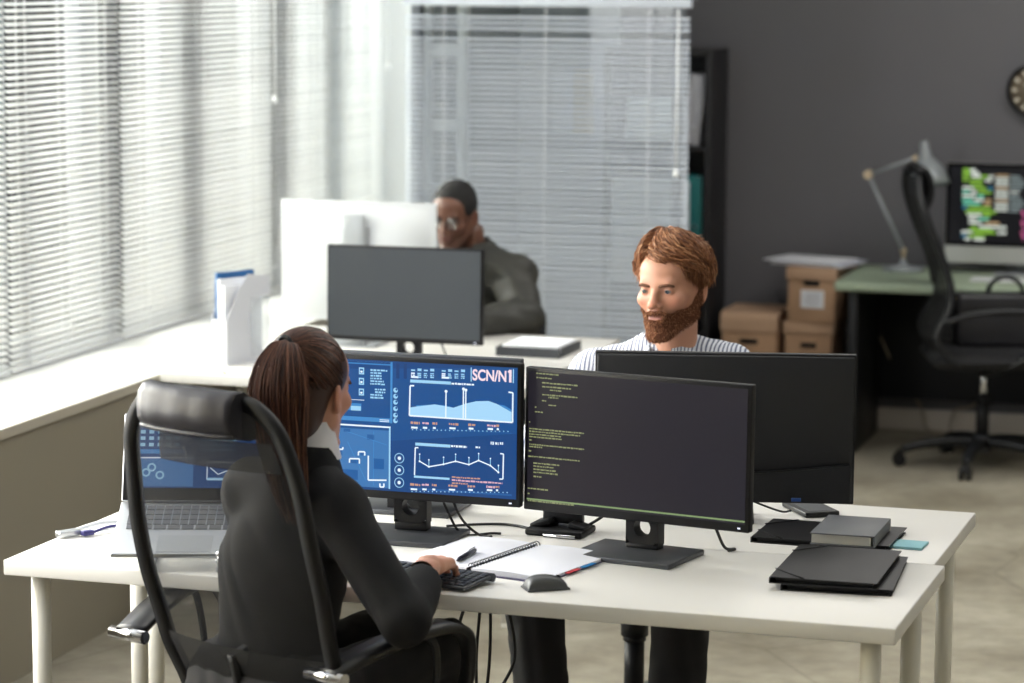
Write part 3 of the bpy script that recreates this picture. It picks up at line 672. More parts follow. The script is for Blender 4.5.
    g = G(); P = [(0, 0.045, zb+h*0.80), (0, 0.055, zb+h*0.6), (0, 0.066, zb+h*0.42), (0, 0.085, zb+0.02), (0, 0.10, 0.03), (0, 0.075, 0.006), (0, -0.06, 0.004)]
    g.tube(smooth_path(P, 5), 1.0, cap=True, sect=[(0.05, -0.004), (0.05, 0.004), (-0.05, 0.004), (-0.05, -0.004)], up=(0, 1, 0)); g.bm.normal_update()
    g.box((0, 0.02, 0.004), (0.18, 0.17, 0.007), bev=0.003); g.box((0, 0.05, zb+h*0.76), (0.075, 0.014, 0.11), bev=0.004)
    obj('stand', g, mat('stand_silver', (168, 172, 176), 0.4, 0.2), t)
    return t
all_in_one('white all-in-one computer seen from behind, in front of the man in the dark jacket', (-3.065, 8.72, DZ), 180, 0.545, 0.40, 0.075, False)
all_in_one('silver all-in-one computer with colourful code on the green desk', (-1.215, 11.70, 0.72), 0, 0.60, 0.42, 0.045, True)
# ------------------------------------------------------------------ laptop on a folding stand
LAP = (-2.272, 5.372, DZ); LH = -17
t = thing('laptop_stand', 'metal laptop stand with two rubber-tipped front clips holding the laptop', 'stand', LAP, LH)
A_ = R_(20)
def on(y, z): return (y*math.cos(A_)-z*math.sin(A_)-0.10, 0.028+y*math.sin(A_)+z*math.cos(A_))
for sx in (-0.078, 0.078):
    g = G(); y0, z0 = on(-0.005, -0.004); y1, z1 = on(0.19, -0.004)
    g.tube([(sx, y0, z0), (sx, y1, z1)], 1.0, sect=[(-.011, -.003), (.011, -.003), (.011, .003), (-.011, .003)]); obj('support_rail', g, m_alu, t)
    g = G(); g.cyl((sx, y0-0.004, z0-0.004), (sx, y0-0.004, z0+0.018), 0.008, n=16); g.ell((sx, y0-0.004, z0+0.018), (0.011, 0.011, 0.008), 14); obj('front_clip', g, m_chrome, t)
    g = G(); g.tube([(sx, y1, z1), (sx, y1+0.01, 0.006)], 1.0, sect=[(-.011, -.003), (.011, -.003), (.011, .003), (-.011, .003)]); g.box((sx, 0.0, 0.004), (0.022, 0.21, 0.007), bev=0.002); obj('foot_rail', g, m_alu, t)
g = G(); g.box((0, 0.05, 0.004), (0.15, 0.02, 0.006), bev=0.002); g.box((0, 0.085, 0.004), (0.14, 0.02, 0.006)); obj('cross_bar', g, m_alu, t)
t = thing('laptop', 'open silver laptop with a blue dashboard screen seen through the chair mesh', 'laptop', LAP, LH)
LW, LD = 0.304, 0.212
g = G(); y, z = on(LD/2, 0.006)
TB = Matrix.Translation((0, y, z)) @ Matrix.Rotation(A_, 4, 'X')
g.box((0, 0, 0), (LW, LD, 0.011), bev=0.004, seg=3, m=TB); obj('base', g, m_alu, t)
g = G()
for r in range(5):
    n = 14 if r < 4 else 9
    for k in range(n):
        wk = (0.262/n)*0.86; x = -0.131+(k+0.5)*0.262/n
        if r == 4 and k == 4: pass
        g.box((x, 0.078-r*0.0195, 0.0063), (wk, 0.0165, 0.0014), m=TB)
obj('keyboard', g, mat('key_dark', (96, 98, 102), 0.5), t)
g = G(); g.box((0, -0.066, 0.006), (0.115, 0.066, 0.0008), m=TB); obj('trackpad', g, mat('trackpad_grey', (182, 185, 189), 0.3, 0.6), t)
hy, hz = on(LD, 0.011); LEAN = R_(24)
TL_ = Matrix.Translation((0, hy, hz)) @ Matrix.Rotation(-LEAN, 4, 'X')
g = G(); g.box((0, 0.003, 0.098), (LW, 0.006, 0.194), bev=0.0025, m=TL_); obj('lid', g, m_alu, t)
S = Screen(LW-0.006, 0.190, 0, 0); S.rect(0, 0, 1, 1, m_black, 0)
def lap_ui(S):
    nv, md, sk, pl, wt = e('navy', (10, 52, 112)), e('mid', (24, 84, 160)), e('skyblue', (62, 132, 205)), e('pale', (150, 205, 240)), e('white', (225, 238, 250))
    S.rect(.03, .04, .97, .86, nv, 1); S.rect(.03, .04, .44, .07, pl, 2); S.rect(.03, .41, .44, .46, sk, 2); S.rect(.03, .5, .5, .84, e('mapblue', (52, 108, 172)), 2); S.rect(.03, .5, .5, .515, wt, 3)
    for r in range(4):
        for c in range(6): S.rect(.05+c*.062, .11+r*.075, .085+c*.062, .15+r*.075, pl, 2)
    S.line([(.60, .56), (.84, .56), (.84, .76), (.60, .76), (.60, .56)], .006, wt, 3); S.line([(.62, .62), (.68, .7), (.74, .66), (.82, .68)], .006, wt, 3)
    S.rect(.60, .74, .78, .77, pl, 3)
    for (u, v) in ((.16, .68), (.26, .71), (.20, .62)): S.disc(u, v, .05, pl, 3, ri=.03)
    for k in range(6): S.greek(.55, .8, .14+k*.055, .02, pl, 2, k)
    S.rect(.03, .04, .06, .86, sk, 3)
lap_ui(S)
so = S.build(t); so.matrix_local = TL_ @ Matrix.Translation((0, -0.0006, 0.098))
g = G(); g.box((0, hy-0.002, hz-0.001), (0.22, 0.012, 0.008), bev=0.003); obj('hinge', g, m_dkgrey, t)
# ------------------------------------------------------------------ keyboard, mouse, notebook, pen
KH = 15
t = thing('computer_keyboard', 'slim dark keyboard under the woman\'s hands on the nearest desk', 'keyboard', (-1.748, 5.354, DZ), KH)
TK = Matrix.Translation((0, 0, 0.011)) @ Matrix.Rotation(R_(3), 4, 'X')
g = G(); g.box((0, 0, 0), (0.285, 0.115, 0.008), bev=0.003, m=TK); g.cyl((-0.14, 0.052, 0.012), (0.143, 0.052, 0.012), 0.009, n=14); obj('body', g, m_dkgrey, t)
g = G()
for r in range(6):
    n = 15 if r < 5 else 10
    for k in range(n): g.box((-0.137+(k+.5)*0.274/n, 0.042-r*0.0172, 0.0052), (0.274/n-0.0035, 0.0140, 0.003), bev=0.0008, seg=1, m=TK)
obj('keys', g, mat('keycap', (34, 38, 46), 0.5), t)
t = thing('computer_mouse', 'dark grey wireless mouse at the front edge of the nearest desk', 'mouse', (-1.482, 5.352, DZ), 56)
g = G()
def mf(u, v):
    x = (u-.5); y = (v-.5); r = max(abs(x), abs(y))*2
    e_ = max(0.0, (1-abs(2*x)**2.6))*max(0.0, (1-abs(2*y)**2.4))
    return Vector((x*0.052*(1-0.12*abs(2*y)**2), y*0.085, 0.003+0.027*e_**0.4*(1-0.25*y)))
g.grid(mf, 20, 28); g.box((0, 0, 0.003), (0.05, 0.09, 0.004), bev=0.001); obj('shell', g, mat('mouse_grey', (70, 72, 74), 0.4), t, recalc=False)
g = G(); g.cyl((-0.003, 0.026, 0.0215), (0.003, 0.026, 0.0215), 0.006, n=14); obj('scroll_wheel', g, m_black, t)
NH = 15
t = thing('spiral_notebook', 'open spiral-bound notebook with white pages between the keyboard and the code screen', 'notebook', (-1.636, 5.58, DZ), NH)
for sx, nm in ((-1, 'left'), (1, 'right')):
    g = G()
    def pf(u, v, top):
        x = sx*(0.006+u*0.172); return Vector((x+0.0, (v-.5)*0.285+0.008*u, (0.012-0.004*u+0.004*math.sin(u*math.pi)) if top else 0.002))
    g.grid(lambda u, v: pf(u, v, True), 12, 6); g.grid(lambda u, v: pf(u, v, False), 12, 6)
    # page edges
    g.grid(lambda u, v: pf(1, u, True)*(1-v)+pf(1, u, False)*v, 6, 1)
    for vv in (0, 1): g.grid(lambda u, v: pf(u, vv, True)*(1-v)+pf(u, vv, False)*v, 12, 1)
    obj('page_block', g, mat('page_white', (228, 230, 240), 0.75), t)
g = G(); g.box((0, 0, 0.0012), (0.362, 0.292, 0.0022)); obj('cover', g, mat('cover_violet', (70, 66, 100), 0.5), t)
g = G()
for k in range(24):
    y = -0.132+k*0.0115; g.tube([(0.009*math.cos(a), y+0.001*a, 0.012+0.008*math.sin(a)) for a in [i*math.pi/6 for i in range(12)]], 0.0011, 5, closed=True)
obj('spiral_binding', g, m_dkgrey, t)
for (y, rgb, nm) in ((-0.035, (190, 60, 70), 'red index tab'), (0.03, (40, 130, 200), 'blue index tab')):
    g = G(); g.box((0.182, y+0.008, 0.006), (0.012, 0.05, 0.0015)); obj('index_tab', g, mat('tab_%d' % rgb[0], rgb, 0.6), t, nm)
t = thing('ballpoint_pen', 'dark pen lying on the left page of the open notebook', 'pen', (-1.705, 5.525, DZ+0.0195), 2)
g = G(); g.cyl((0, -0.04, 0), (0, 0.055, 0), 0.0055, n=12); g.cyl((0, -0.04, 0), (0, -0.058, 0), 0.0055, 0.0012, n=12); obj('barrel', g, mat('pen_navy', (30, 30, 46), 0.3), t)
g = G(); g.box((0.0, 0.04, 0.0062), (0.003, 0.035, 0.0015)); g.cyl((0, 0.055, 0), (0, 0.062, 0), 0.0035, n=10); obj('clip', g, m_chrome, t)
# ------------------------------------------------------------------ folders and books on the right
def folder(loc, heading, label, w=0.235, d=0.32, hh=0.012, col=(20, 20, 22)):
    t = thing('document_folder', label, 'folder', loc, heading)
    mt = mat('folder_%d' % col[0], col, 0.45)
    g = G(); g.box((0, 0, 0.0012), (w, d, 0.0022)); g.box((0.002, 0.002, hh), (w, d, 0.002)); g.box((-w/2+0.001, 0, hh/2), (0.002, d, hh)); obj('cover', g, mt, t)
    g = G(); g.box((0.002, 0, hh/2), (w-0.02, d-0.02, hh-0.004)); obj('sheets', g, mat('inner_dark', (34, 34, 36), 0.7), t)
    for (a, b) in (((-w/2+0.07, -d/2), (-w/2, -d/2+0.08)), ((-w/2, d/2-0.07), (-w/2+0.06, d/2))):
        g = G(); g.tube([(a[0], a[1], hh+0.0022), (b[0], b[1], hh+0.0022)], 1.0, sect=[(-.003, -.0006), (.003, -.0006), (.003, .0006), (-.003, .0006)]); obj('elastic_band', g, m_black, t)
    return t
folder((-0.92, 5.655, DZ), -3, 'black elastic-band folder lying flat at the right end of the nearest desk, lower of two', 0.225, 0.33)
folder((-0.938, 5.648, DZ+0.0145), 0, 'black elastic-band folder on top of the matching folder, right end of the nearest desk', 0.218, 0.335)
folder((-1.02, 6.035, DZ), 2, 'black elastic-band folder under the grey book on the desk behind', 0.305, 0.215)
t = thing('hardback_book', 'grey hardback notebook lying on a black folder', 'book', (-0.963, 5.985, DZ+0.0155), 1)
g = G(); g.box((0, 0, 0.0015), (0.14, 0.21, 0.003), bev=0.001); g.box((0, 0, 0.0245), (0.14, 0.21, 0.003), bev=0.001); g.box((0.0685, 0, 0.013), (0.003, 0.21, 0.023)); obj('cover', g, mat('book_grey', (98, 100, 104), 0.55), t)
g = G(); g.box((-0.003, 0, 0.013), (0.130, 0.2, 0.02)); obj('pages', g, mat('pages_cream', (200, 198, 190), 0.8), t)
g = G(); g.box((0, 0, 0.003), (0.074, 0.075, 0.006), bev=0.001); o = obj('sticky_note_pad', g, mat('note_cyan', (146, 196, 206), 0.8)); place(o, (-0.838, 6.00, DZ), 4); tag(o, 'light blue sticky note pad near the right edge of the second desk', 'sticky notes')
t = thing('external_drive', 'black slab-shaped external drive beside the wide monitor', 'drive', (-1.112, 6.318, DZ), -33)
g = G(); g.box((0, 0, 0.007), (0.085, 0.145, 0.013), bev=0.004, seg=3); obj('case', g, m_blacks, t)
g = G(); g.box((0, 0, 0.0138), (0.06, 0.12, 0.0006)); obj('top_plate', g, m_dkgrey, t)
# black plastic stand between the two lit monitors
t = thing('phone_stand', 'black plastic stand with a clip on the desk between the two lit monitors', 'stand', (-1.60, 5.90, DZ), 5)
g = G(); g.box((0, 0, 0.008), (0.135, 0.10, 0.016), bev=0.006, seg=3); g.box((-0.04, 0.01, 0.022), (0.05, 0.07, 0.014), rot=(0, -0.3, 0), bev=0.004); g.box((0.045, 0.0, 0.02), (0.04, 0.05, 0.012), rot=(0, 0.25, 0), bev=0.004); obj('base', g, m_black, t)
g = G()
for sx in (-0.03, 0.03): g.box((sx+0.0, 0.02, 0.07), (0.034, 0.02, 0.11), bev=0.004)
g.box((0, 0.02, 0.035), (0.09, 0.024, 0.03), bev=0.004); g.box((0, 0.02, 0.125), (0.09, 0.02, 0.03), bev=0.004); obj('upright', g, m_blacks, t)
g = G(); g.cyl((-0.02, -0.055, 0.005), (0.055, -0.055, 0.005), 0.004, n=10); obj('front_bar', g, m_chrome, t)
# cables on and under the near desks
def dz(x, y): return (x, y, DZ+0.004)
cable('monitor_cable', [(-1.86, 5.80, 0.86), (-1.83, 5.80, 0.79), (-1.80, 5.81, DZ+0.004), (-1.74, 5.835, DZ+0.004), (-1.72, 5.838, DZ+0.004)], 0.003, m_cabk, 'black cable dropping from the blue dashboard monitor, left one')
cable('monitor_cable', [(-1.825, 5.79, 0.84), (-1.80, 5.80, 0.78), (-1.765, 5.815, DZ+0.004), (-1.73, 5.80, DZ+0.004)], 0.003, m_cabk, 'black cable dropping from the blue dashboard monitor, right one')
cable('monitor_cable', [dz(-1.86, 5.88), dz(-1.80, 5.92), dz(-1.74, 5.94), dz(-1.68, 5.915), dz(-1.655, 5.87)], 0.003, m_cabk, 'black cable running across the desk to the black plastic stand')
cable('monitor_cable', [(-1.545, 5.93, 0.755), (-1.515, 5.95, 0.775), (-1.49, 5.97, 0.80), (-1.475, 6.0, 0.86)], 0.0035, m_cabk, 'black cable looping up behind the left half of the code monitor')
cable('monitor_cable', [(-1.26, 5.79, 0.86), (-1.235, 5.82, 0.80), (-1.215, 5.84, DZ+0.006), (-1.19, 5.83, DZ+0.005), (-1.20, 5.81, DZ+0.005)], 0.0035, m_cabk, 'black cable hanging down beside the code monitor\'s stand')
cable('monitor_cable', [(-1.28, 6.24, 0.79), (-1.22, 6.25, 0.765), (-1.17, 6.26, 0.748), (-1.15, 6.275, 0.748)], 0.0025, m_cabk, 'thin black cable from the wide monitor to the external drive')
for k, (x, lab) in enumerate(((-1.775, 'leftmost of the cables hanging under the nearest desk'), (-1.76, 'second of the cables hanging under the nearest desk'), (-1.745, 'third of the cables hanging under the nearest desk'), (-1.725, 'bulging rightmost cable hanging under the nearest desk'))):
    b = (-0.045, -0.004, 0.012, 0.05)[k]
    cable('hanging_cable', [(x, 5.83, 0.705), (x, 5.83, 0.69), (x+b*.3, 5.83, 0.62), (x+b, 5.80, 0.48), (x+b*(1.2 if k < 2 else .1), 5.80, 0.36), (x+b*1.4-0.02*k, 5.82, 0.18), (x-0.02, 5.85, 0.012)], 0.0038, m_cabk, 'black cable, '+lab)
t = thing('usb_adapter', 'white charging cable and plug on the left end of the nearest desk', 'cable', (-2.57, 5.575, DZ), -14); t.scale = (1.2, 1.2, 1.2)
g = G(); g.tube(smooth_path([(-0.055, -0.02, 0.005), (-0.03, 0.0, 0.012), (0.0, 0.03, 0.016), (0.05, 0.06, 0.012), (0.11, 0.08, 0.006)], 6), 0.0045, 8); g.tube(smooth_path([(-0.05, -0.03, 0.005), (-0.01, 0.0, 0.006), (0.04, 0.05, 0.006), (0.12, 0.06, 0.005)], 6), 0.003, 8); obj('white_cable', g, m_white, t)
g = G(); g.box((-0.052, -0.03, 0.008), (0.02, 0.045, 0.012), rot=(0, 0, -0.8), bev=0.003); obj('plug', g, m_alu, t)
g = G(); g.tube(smooth_path([(-0.01, -0.012, 0.006), (0.02, 0.02, 0.012), (0.07, 0.045, 0.01), (0.12, 0.07, 0.006)], 6), 0.0025, 6); g.box((-0.018, -0.02, 0.007), (0.014, 0.024, 0.009), rot=(0, 0, -0.8), bev=0.002); obj('blue_cable', g, mat('cable_navy', (52, 48, 110), 0.5), t)
# ------------------------------------------------------------------ things on the far desks
t = thing('magazine_file', 'white and clear magazine file holding papers and a blue folder on the window desk', 'file holder', (-3.278, 8.19, DZ), 27); t.scale = (0.85, 0.78, 0.94)
Mx = Matrix(((0, 0, 1, 0), (1, 0, 0, 0), (0, 1, 0, 0), (0, 0, 0, 1)))   # prism plane = local YZ, extrusion along X
side = [(-0.125, 0), (0.125, 0), (0.125, 0.035)]+[(0.125-0.11*math.sin(a), 0.035+0.10*(1-math.cos(a))+0.12*math.sin(a)*0) for a in (0.4, 0.8, 1.2)]+[(0.01, 0.16), (0.035, 0.215), (0.095, 0.25), (0.125, 0.262), (0.10, 0.30), (-0.06, 0.30), (-0.125, 0.16)]
side = [(-0.115, 0), (0.115, 0), (0.115, 0.03), (0.05, 0.045), (0.005, 0.09), (-0.005, 0.14), (0.02, 0.19), (0.07, 0.22), (0.115, 0.23), (0.115, 0.29), (0.0, 0.30), (-0.05, 0.25), (-0.115, 0.15)]
m_pl = mat('white_plastic', (205, 207, 214), 0.4)
g = G()
for sx in (-0.045, 0.043): g.prism(side, sx, sx+0.003, Mx)
g.box((0, 0, 0.002), (0.09, 0.23, 0.004)); g.box((0, -0.1135, 0.075), (0.09, 0.003, 0.15))
obj('case', g, m_pl, t)
g = G(); g.box((0.046, 0.065, 0.12), (0.002, 0.1, 0.2)); obj('clear_side', g, mesh_fabric('clear_acrylic', (215, 222, 228), 0.72), t, 'clear acrylic side wall')
g = G(); g.box((-0.03, 0.0, 0.155), (0.014, 0.2, 0.30), bev=0.002); obj('blue_folder', g, mat('folder_blue', (30, 92, 150), 0.5), t)
g = G(); g.box((-0.010, -0.005, 0.15), (0.012, 0.2, 0.27)); g.box((0.014, -0.005, 0.14), (0.02, 0.2, 0.25)); obj('papers', g, m_paper, t)
t = thing('document_tray', 'black tray holding white paper on the far desk', 'tray', (-2.435, 8.69, DZ), 2)
g = G(); g.box((0, 0, 0.003), (0.215, 0.24, 0.005), bev=0.002)
g.box((0, -0.118, 0.016), (0.215, 0.004, 0.03)); g.box((-0.106, 0.015, 0.016), (0.004, 0.21, 0.03)); g.box((0.106, 0.015, 0.016), (0.004, 0.21, 0.03)); obj('tray_body', g, m_dkgrey, t)
g = G(); g.box((0, 0.01, 0.02), (0.19, 0.21, 0.03), bev=0.002); obj('paper_stack', g, m_paper, t)
t = thing('pencil', 'pale yellow pencil on the window desk beyond the chair headrest', 'pencil', (-3.27, 7.985, DZ+0.0045), -35)
g = G(); g.cyl((0, -0.09, 0), (0, 0.07, 0), 0.0042, n=6, smooth=False); obj('shaft', g, mat('pencil_yellow', (214, 200, 150), 0.5), t)
g = G(); g.cyl((0, 0.07, 0), (0, 0.086, 0), 0.0042, 0.0008, n=8); obj('tip', g, mat('pencil_wood', (190, 150, 110), 0.7), t)
cable('monitor_cable', [(-2.66, 8.30, 0.86), (-2.65, 8.33, 0.80), (-2.63, 8.35, DZ+0.005), (-2.60, 8.40, DZ+0.004)], 0.003, m_dkgrey, 'thin cable hanging beside the grey-screened monitor\'s stand')
# keyboard on green desk
t = thing('computer_keyboard', 'white keyboard in front of the silver computer on the green desk', 'keyboard', (-1.22, 11.44, 0.72), 0)
g = G(); g.box((0, 0, 0.006), (0.30, 0.11, 0.008), bev=0.003); obj('body', g, m_white, t)
g = G()
for r in range(5):
    for k in range(14): g.box((-0.135+k*0.0208, 0.04-r*0.02, 0.011), (0.017, 0.015, 0.002))
obj('keys', g, mat('keys_white', (225, 227, 230), 0.5), t)
# ------------------------------------------------------------------ office chairs
m_leather = mat('black_leather', (42, 41, 47), 0.4, bump=0.25, bscale=50, spec=0.35)
m_mesh = mesh_fabric('mesh_fabric', (15, 16, 18), 0.48)
m_meshd = mesh_fabric('mesh_fabric_dense', (14, 14, 16), 0.15)
m_seat = mat('seat_fabric', (30, 30, 33), 0.85)
def star_base(t, rad=0.33, rot=0.0, hz=0.44, col=None):
    mt = col or m_blacks
    g = G(); g.lathe([(0, 0.06), (0.03, 0.06), (0.036, 0.075), (0.034, 0.11), (0.028, 0.13), (0, 0.13)]); obj('hub', g, mat('hub_grey', (90, 92, 98), 0.35, 0.4), t)
    for k in range(5):
        a = rot+2*math.pi*k/5; d = Vector((math.cos(a), math.sin(a), 0))
        g = G(); P = [d*0.02+Vector((0, 0, .10)), d*0.12+Vector((0, 0, .103)), d*0.24+Vector((0, 0, .09)), d*(rad-.01)+Vector((0, 0, .066))]
        g.tube(smooth_path(P, 4), [0.027-0.010*i/12 for i in range(13)], 10, sect=[(-1, -.8), (1, -.8), (.75, .8), (-.75, .8)]); lg = obj('base_leg', g, mt, t)
        c = d*rad; s = Vector((-d.y, d.x, 0))
        g = G()
        for q in (-1, 1): g.cyl(c+s*q*0.008+Vector((0, 0, .028)), c+s*q*0.022+Vector((0, 0, .028)), 0.027, n=18)
        g.cyl(c+Vector((0, 0, .03)), c+Vector((0, 0, .068)), 0.008, n=10); g.ell(c+Vector((0, 0, .045)), (0.022, 0.022, 0.018), 12); obj('caster', g, m_black, lg)
    g = G(); g.cyl((0, 0, .12), (0, 0, .27), 0.026, n=20); g.lathe([(0.026, .27), (0.03, .272), (0.03, .285), (0.02, .29)]); obj('gas_sleeve', g, m_black, t)
    g = G(); g.cyl((0, 0, .26), (0, 0, hz-0.04), 0.0145, n=16); obj('gas_piston', g, m_chrome, t)
    g = G(); g.box((0, 0, hz-0.03), (0.17, 0.2, 0.045), bev=0.01); g.cyl((0.08, 0, hz-0.03), (0.2, 0.0, hz-0.035), 0.006, n=8); g.box((0.21, 0, hz-0.035), (0.05, 0.02, 0.01), bev=0.003); obj('tilt_mechanism', g, m_black, t)
def cushion(w, d, z, h, bulge=0.02):
    g = G()
    def f(sgn):
        def q(u, v):
            a, b = 2*u-1, 2*v-1
            x = a*w/2*(1-0.10*abs(b)**4); y = b*d/2*(1-0.08*abs(a)**4)
            e_ = max(0, (1-abs(a)**6))*max(0, (1-abs(b)**6))
            wf = -0.03*max(0, b-0.6)/0.4
            return Vector((x, y, z+wf+sgn*h/2*e_**0.4+(bulge*0.4*(1-a*a)*(1-b*b) if sgn > 0 else 0)-(0.012*math.exp(-(a*a*3+b*b*3)) if sgn > 0 else 0)))
        return q
    g.grid(f(1), 20, 20); g.grid(f(-1), 20, 20); return g
def exec_chair(label, loc, heading):
    t = thing('office_chair', label, 'chair', loc, heading)
    star_base(t, hz=0.46, rot=0.3)
    gc = cushion(0.50, 0.48, 0.47, 0.075); o = obj('seat', gc, m_leather, t, recalc=False); o.location = (0, 0.06, 0)
    ctr = [(0.50, -0.03, 0.185, .02), (0.57, -0.05, 0.205, .025), (0.64, -0.08, 0.222, .03), (0.72, -0.105, 0.228, .03), (0.8, -0.13, 0.235, .03), (0.9, -0.152, 0.232, .025), (1.0, -0.17, 0.224, .025), (1.07, -0.182, 0.212, .02), (1.12, -0.19, 0.19, .02), (1.155, -0.197, 0.155, .02), (1.172, -0.20, 0.11, .02)]
    L_ = [Vector((c-hw, y, z)) for z, y, hw, c in ctr]; Rr = [Vector((c+hw, y, z)) for z, y, hw, c in ctr]
    loop = L_+[Vector((0.02, -0.203, 1.178))]+Rr[::-1]
    g = G(); g.tube(smooth_path(loop, 4), 1.0, sect=[(-.012, -.011), (.012, -.011), (.016, 0), (.012, .011), (-.012, .011), (-.016, 0)], up=(0, 1, 0)); obj('back_frame', g, m_black, t)
    def surf(v, u):
        i = v*(len(ctr)-1); k = min(int(i), len(ctr)-2); f = i-k
        z, y, hw, c = [ctr[k][q]*(1-f)+ctr[k+1][q]*f for q in range(4)]
        x = c+(2*u-1)*hw; return Vector((x, y-0.035*(1-(2*u-1)**2), z))
    g = G(); g.grid(lambda u, v: surf(0.14+0.86*u, v), 40, 20); obj('mesh_back', g, m_mesh, t, recalc=False)
    g = G(); g.grid(lambda u, v: surf(0.66+0.10*u, .25+.7*v)+Vector((0, -0.003, 0)), 12, 16); obj('headrest_band', g, m_meshd, t, 'dense dark band of the mesh back', recalc=False)
    g = G(); g.grid(lambda u, v: surf(0.0+0.2*u, v)+Vector((0, -0.004, 0)), 10, 16); g.grid(lambda u, v: surf(0.20+0.035*u, v)+Vector((0, -0.006, 0)), 3, 16); obj('lower_band', g, m_meshd, t, 'dense dark lower band', recalc=False)
    # headrest: leather roll folded over the top edge
    g = G()
    P = [(-0.172, 1.10), (-0.19, 1.098), (-0.232, 1.112), (-0.242, 1.126), (-0.244, 1.15), (-0.240, 1.176), (-0.226, 1.192), (-0.205, 1.195), (-0.185, 1.182), (-0.174, 1.15)]
    n = len(P); K = 14
    rings = []
    for i in range(K+1):
        u = i/K; s = 1-0.0*abs(2*u-1)**8; x = 0.012+(u-.5)*0.25
        sh = 0.004*math.sin(u*23)
        rings.append([g.bm.verts.new((x, y-0.018*(1-(2*u-1)**2)+sh*0.3, 1.13+(z-1.13)*s)) for y, z in P])
    for A, B in zip(rings, rings[1:]):
        for j in range(n): f = g.bm.faces.new((A[j], A[(j+1) % n], B[(j+1) % n], B[j])); f.smooth = True
    g.bm.faces.new(rings[0][::-1]); g.bm.faces.new(rings[-1])
    g.tube([(0.012+(i/K-.5)*0.246, -0.232-0.018*(1-(2*i/K-1)**2), 1.110) for i in range(K+1)], 0.0055, 8)
    obj('headrest', g, m_leather, t, 'black leather headrest folded over the top of the back')
    g = G(); g.tube(smooth_path([(0.02, -0.10, 0.66), (0.02, -0.07, 0.56), (0.02, -0.05, 0.47), (0.0, 0.0, 0.43)], 5), 1.0, sect=[(-.03, -.008), (.03, -.008), (.03, .008), (-.03, .008)]); obj('back_bracket', g, m_black, t)
    for sx in (-1, 1):
        x0 = 0.25 if sx > 0 else -0.29
        g = G(); g.cyl((x0-0.05, -0.10, 0.64), (x0+0.045, -0.10, 0.64), 0.0135, n=20); g.cyl((x0+0.01, -0.10, 0.64), (x0+0.013, -0.10, 0.64), 0.0142, n=20)
        arm = smooth_path([(x0, -0.10, 0.645), (x0+sx*0.02, -0.02, 0.672), (x0+sx*0.045, 0.08, 0.695), (x0+sx*0.06, 0.17, 0.70), (x0+sx*0.068, 0.225, 0.68), (x0+sx*0.065, 0.25, 0.63), (x0+sx*0.05, 0.255, 0.56), (x0+sx*0.02, 0.23, 0.49), (x0-sx*0.04, 0.16, 0.435), (x0-sx*0.14, 0.10, 0.42)], 5)
        ao = obj('armrest_bar', g, m_chrome, t, 'chrome bar at the rear of the armrest')
        g = G(); rr = [1.0-0.45*max(0, min(1, (i-17)/8)) for i in range(len(arm))]
        g.tube(arm, rr, sect=[(-.030, -.009), (.030, -.009), (.034, 0), (.026, .012), (-.026, .012), (-.034, 0)], up=(0, 0, 1)); obj('armrest', g, mat('armrest_rubber', (24, 24, 26), 0.38), t)
        g = G(); g.tube(smooth_path([(x0+sx*0.05, 0.13, 0.69), (x0+sx*0.058, 0.155, 0.66), (x0+sx*0.05, 0.165, 0.58), (x0+sx*0.03, 0.15, 0.50), (x0-sx*0.02, 0.12, 0.44)], 5), 0.0075, 10); obj('arm_support', g, m_blacks, t)
    return t
exec_chair('high-backed black mesh office chair with leather headrest, the ponytailed woman\'s seat', (-1.988, 5.10, 0), 22)
# bearded man's chair (mostly hidden): seat, column, low back
t = thing('office_chair', 'black office chair under the bearded man behind the second desk', 'chair', (-1.655, 6.84, 0), 180)
star_base(t, hz=0.42, rot=0.9)
gc = cushion(0.48, 0.46, 0.43, 0.07); obj('seat', gc, m_seat, t, recalc=False)
g = G(); g.lathe([(0, 0.285), (0.035, 0.285), (0.036, 0.33), (0.03, 0.335), (0, 0.335)]); obj('column_collar', g, m_black, t)
g = G()
g.grid(lambda u, v: Vector(((2*u-1)*0.20*(1-0.3*v**4), -0.26-0.05*v-0.03*(1-(2*u-1)**2), 0.52+0.42*v)), 12, 12); g.grid(lambda u, v: Vector(((2*u-1)*0.20*(1-0.3*v**4), -0.28-0.05*v-0.03*(1-(2*u-1)**2), 0.52+0.42*v)), 12, 12); obj('backrest', g, m_seat, t, recalc=False)
g = G(); g.tube(smooth_path([(0, -0.02, 0.40), (0, -0.22, 0.41), (0, -0.30, 0.50), (0, -0.31, 0.62)], 5), 1.0, sect=[(-.025, -.008), (.025, -.008), (.025, .008), (-.025, .008)]); obj('back_bracket', g, m_black, t)
# far man's chair
t = thing('office_chair', 'office chair hidden behind the man in the dark jacket', 'chair', (-2.87, 9.42, 0), 180)
star_base(t, hz=0.42); gc = cushion(0.48, 0.46, 0.43, 0.07); obj('seat', gc, m_seat, t, recalc=False)
g = G(); g.tube(smooth_path([(0, -0.02, 0.40), (0, -0.22, 0.41), (0, -0.30, 0.50), (0, -0.31, 0.62)], 5), 1.0, sect=[(-.025, -.008), (.025, -.008), (.025, .008), (-.025, .008)]); obj('back_bracket', g, m_black, t)
g = G(); g.box((0, -0.31, 0.62), (0.34, 0.03, 0.24), bev=0.012); obj('backrest', g, m_seat, t)
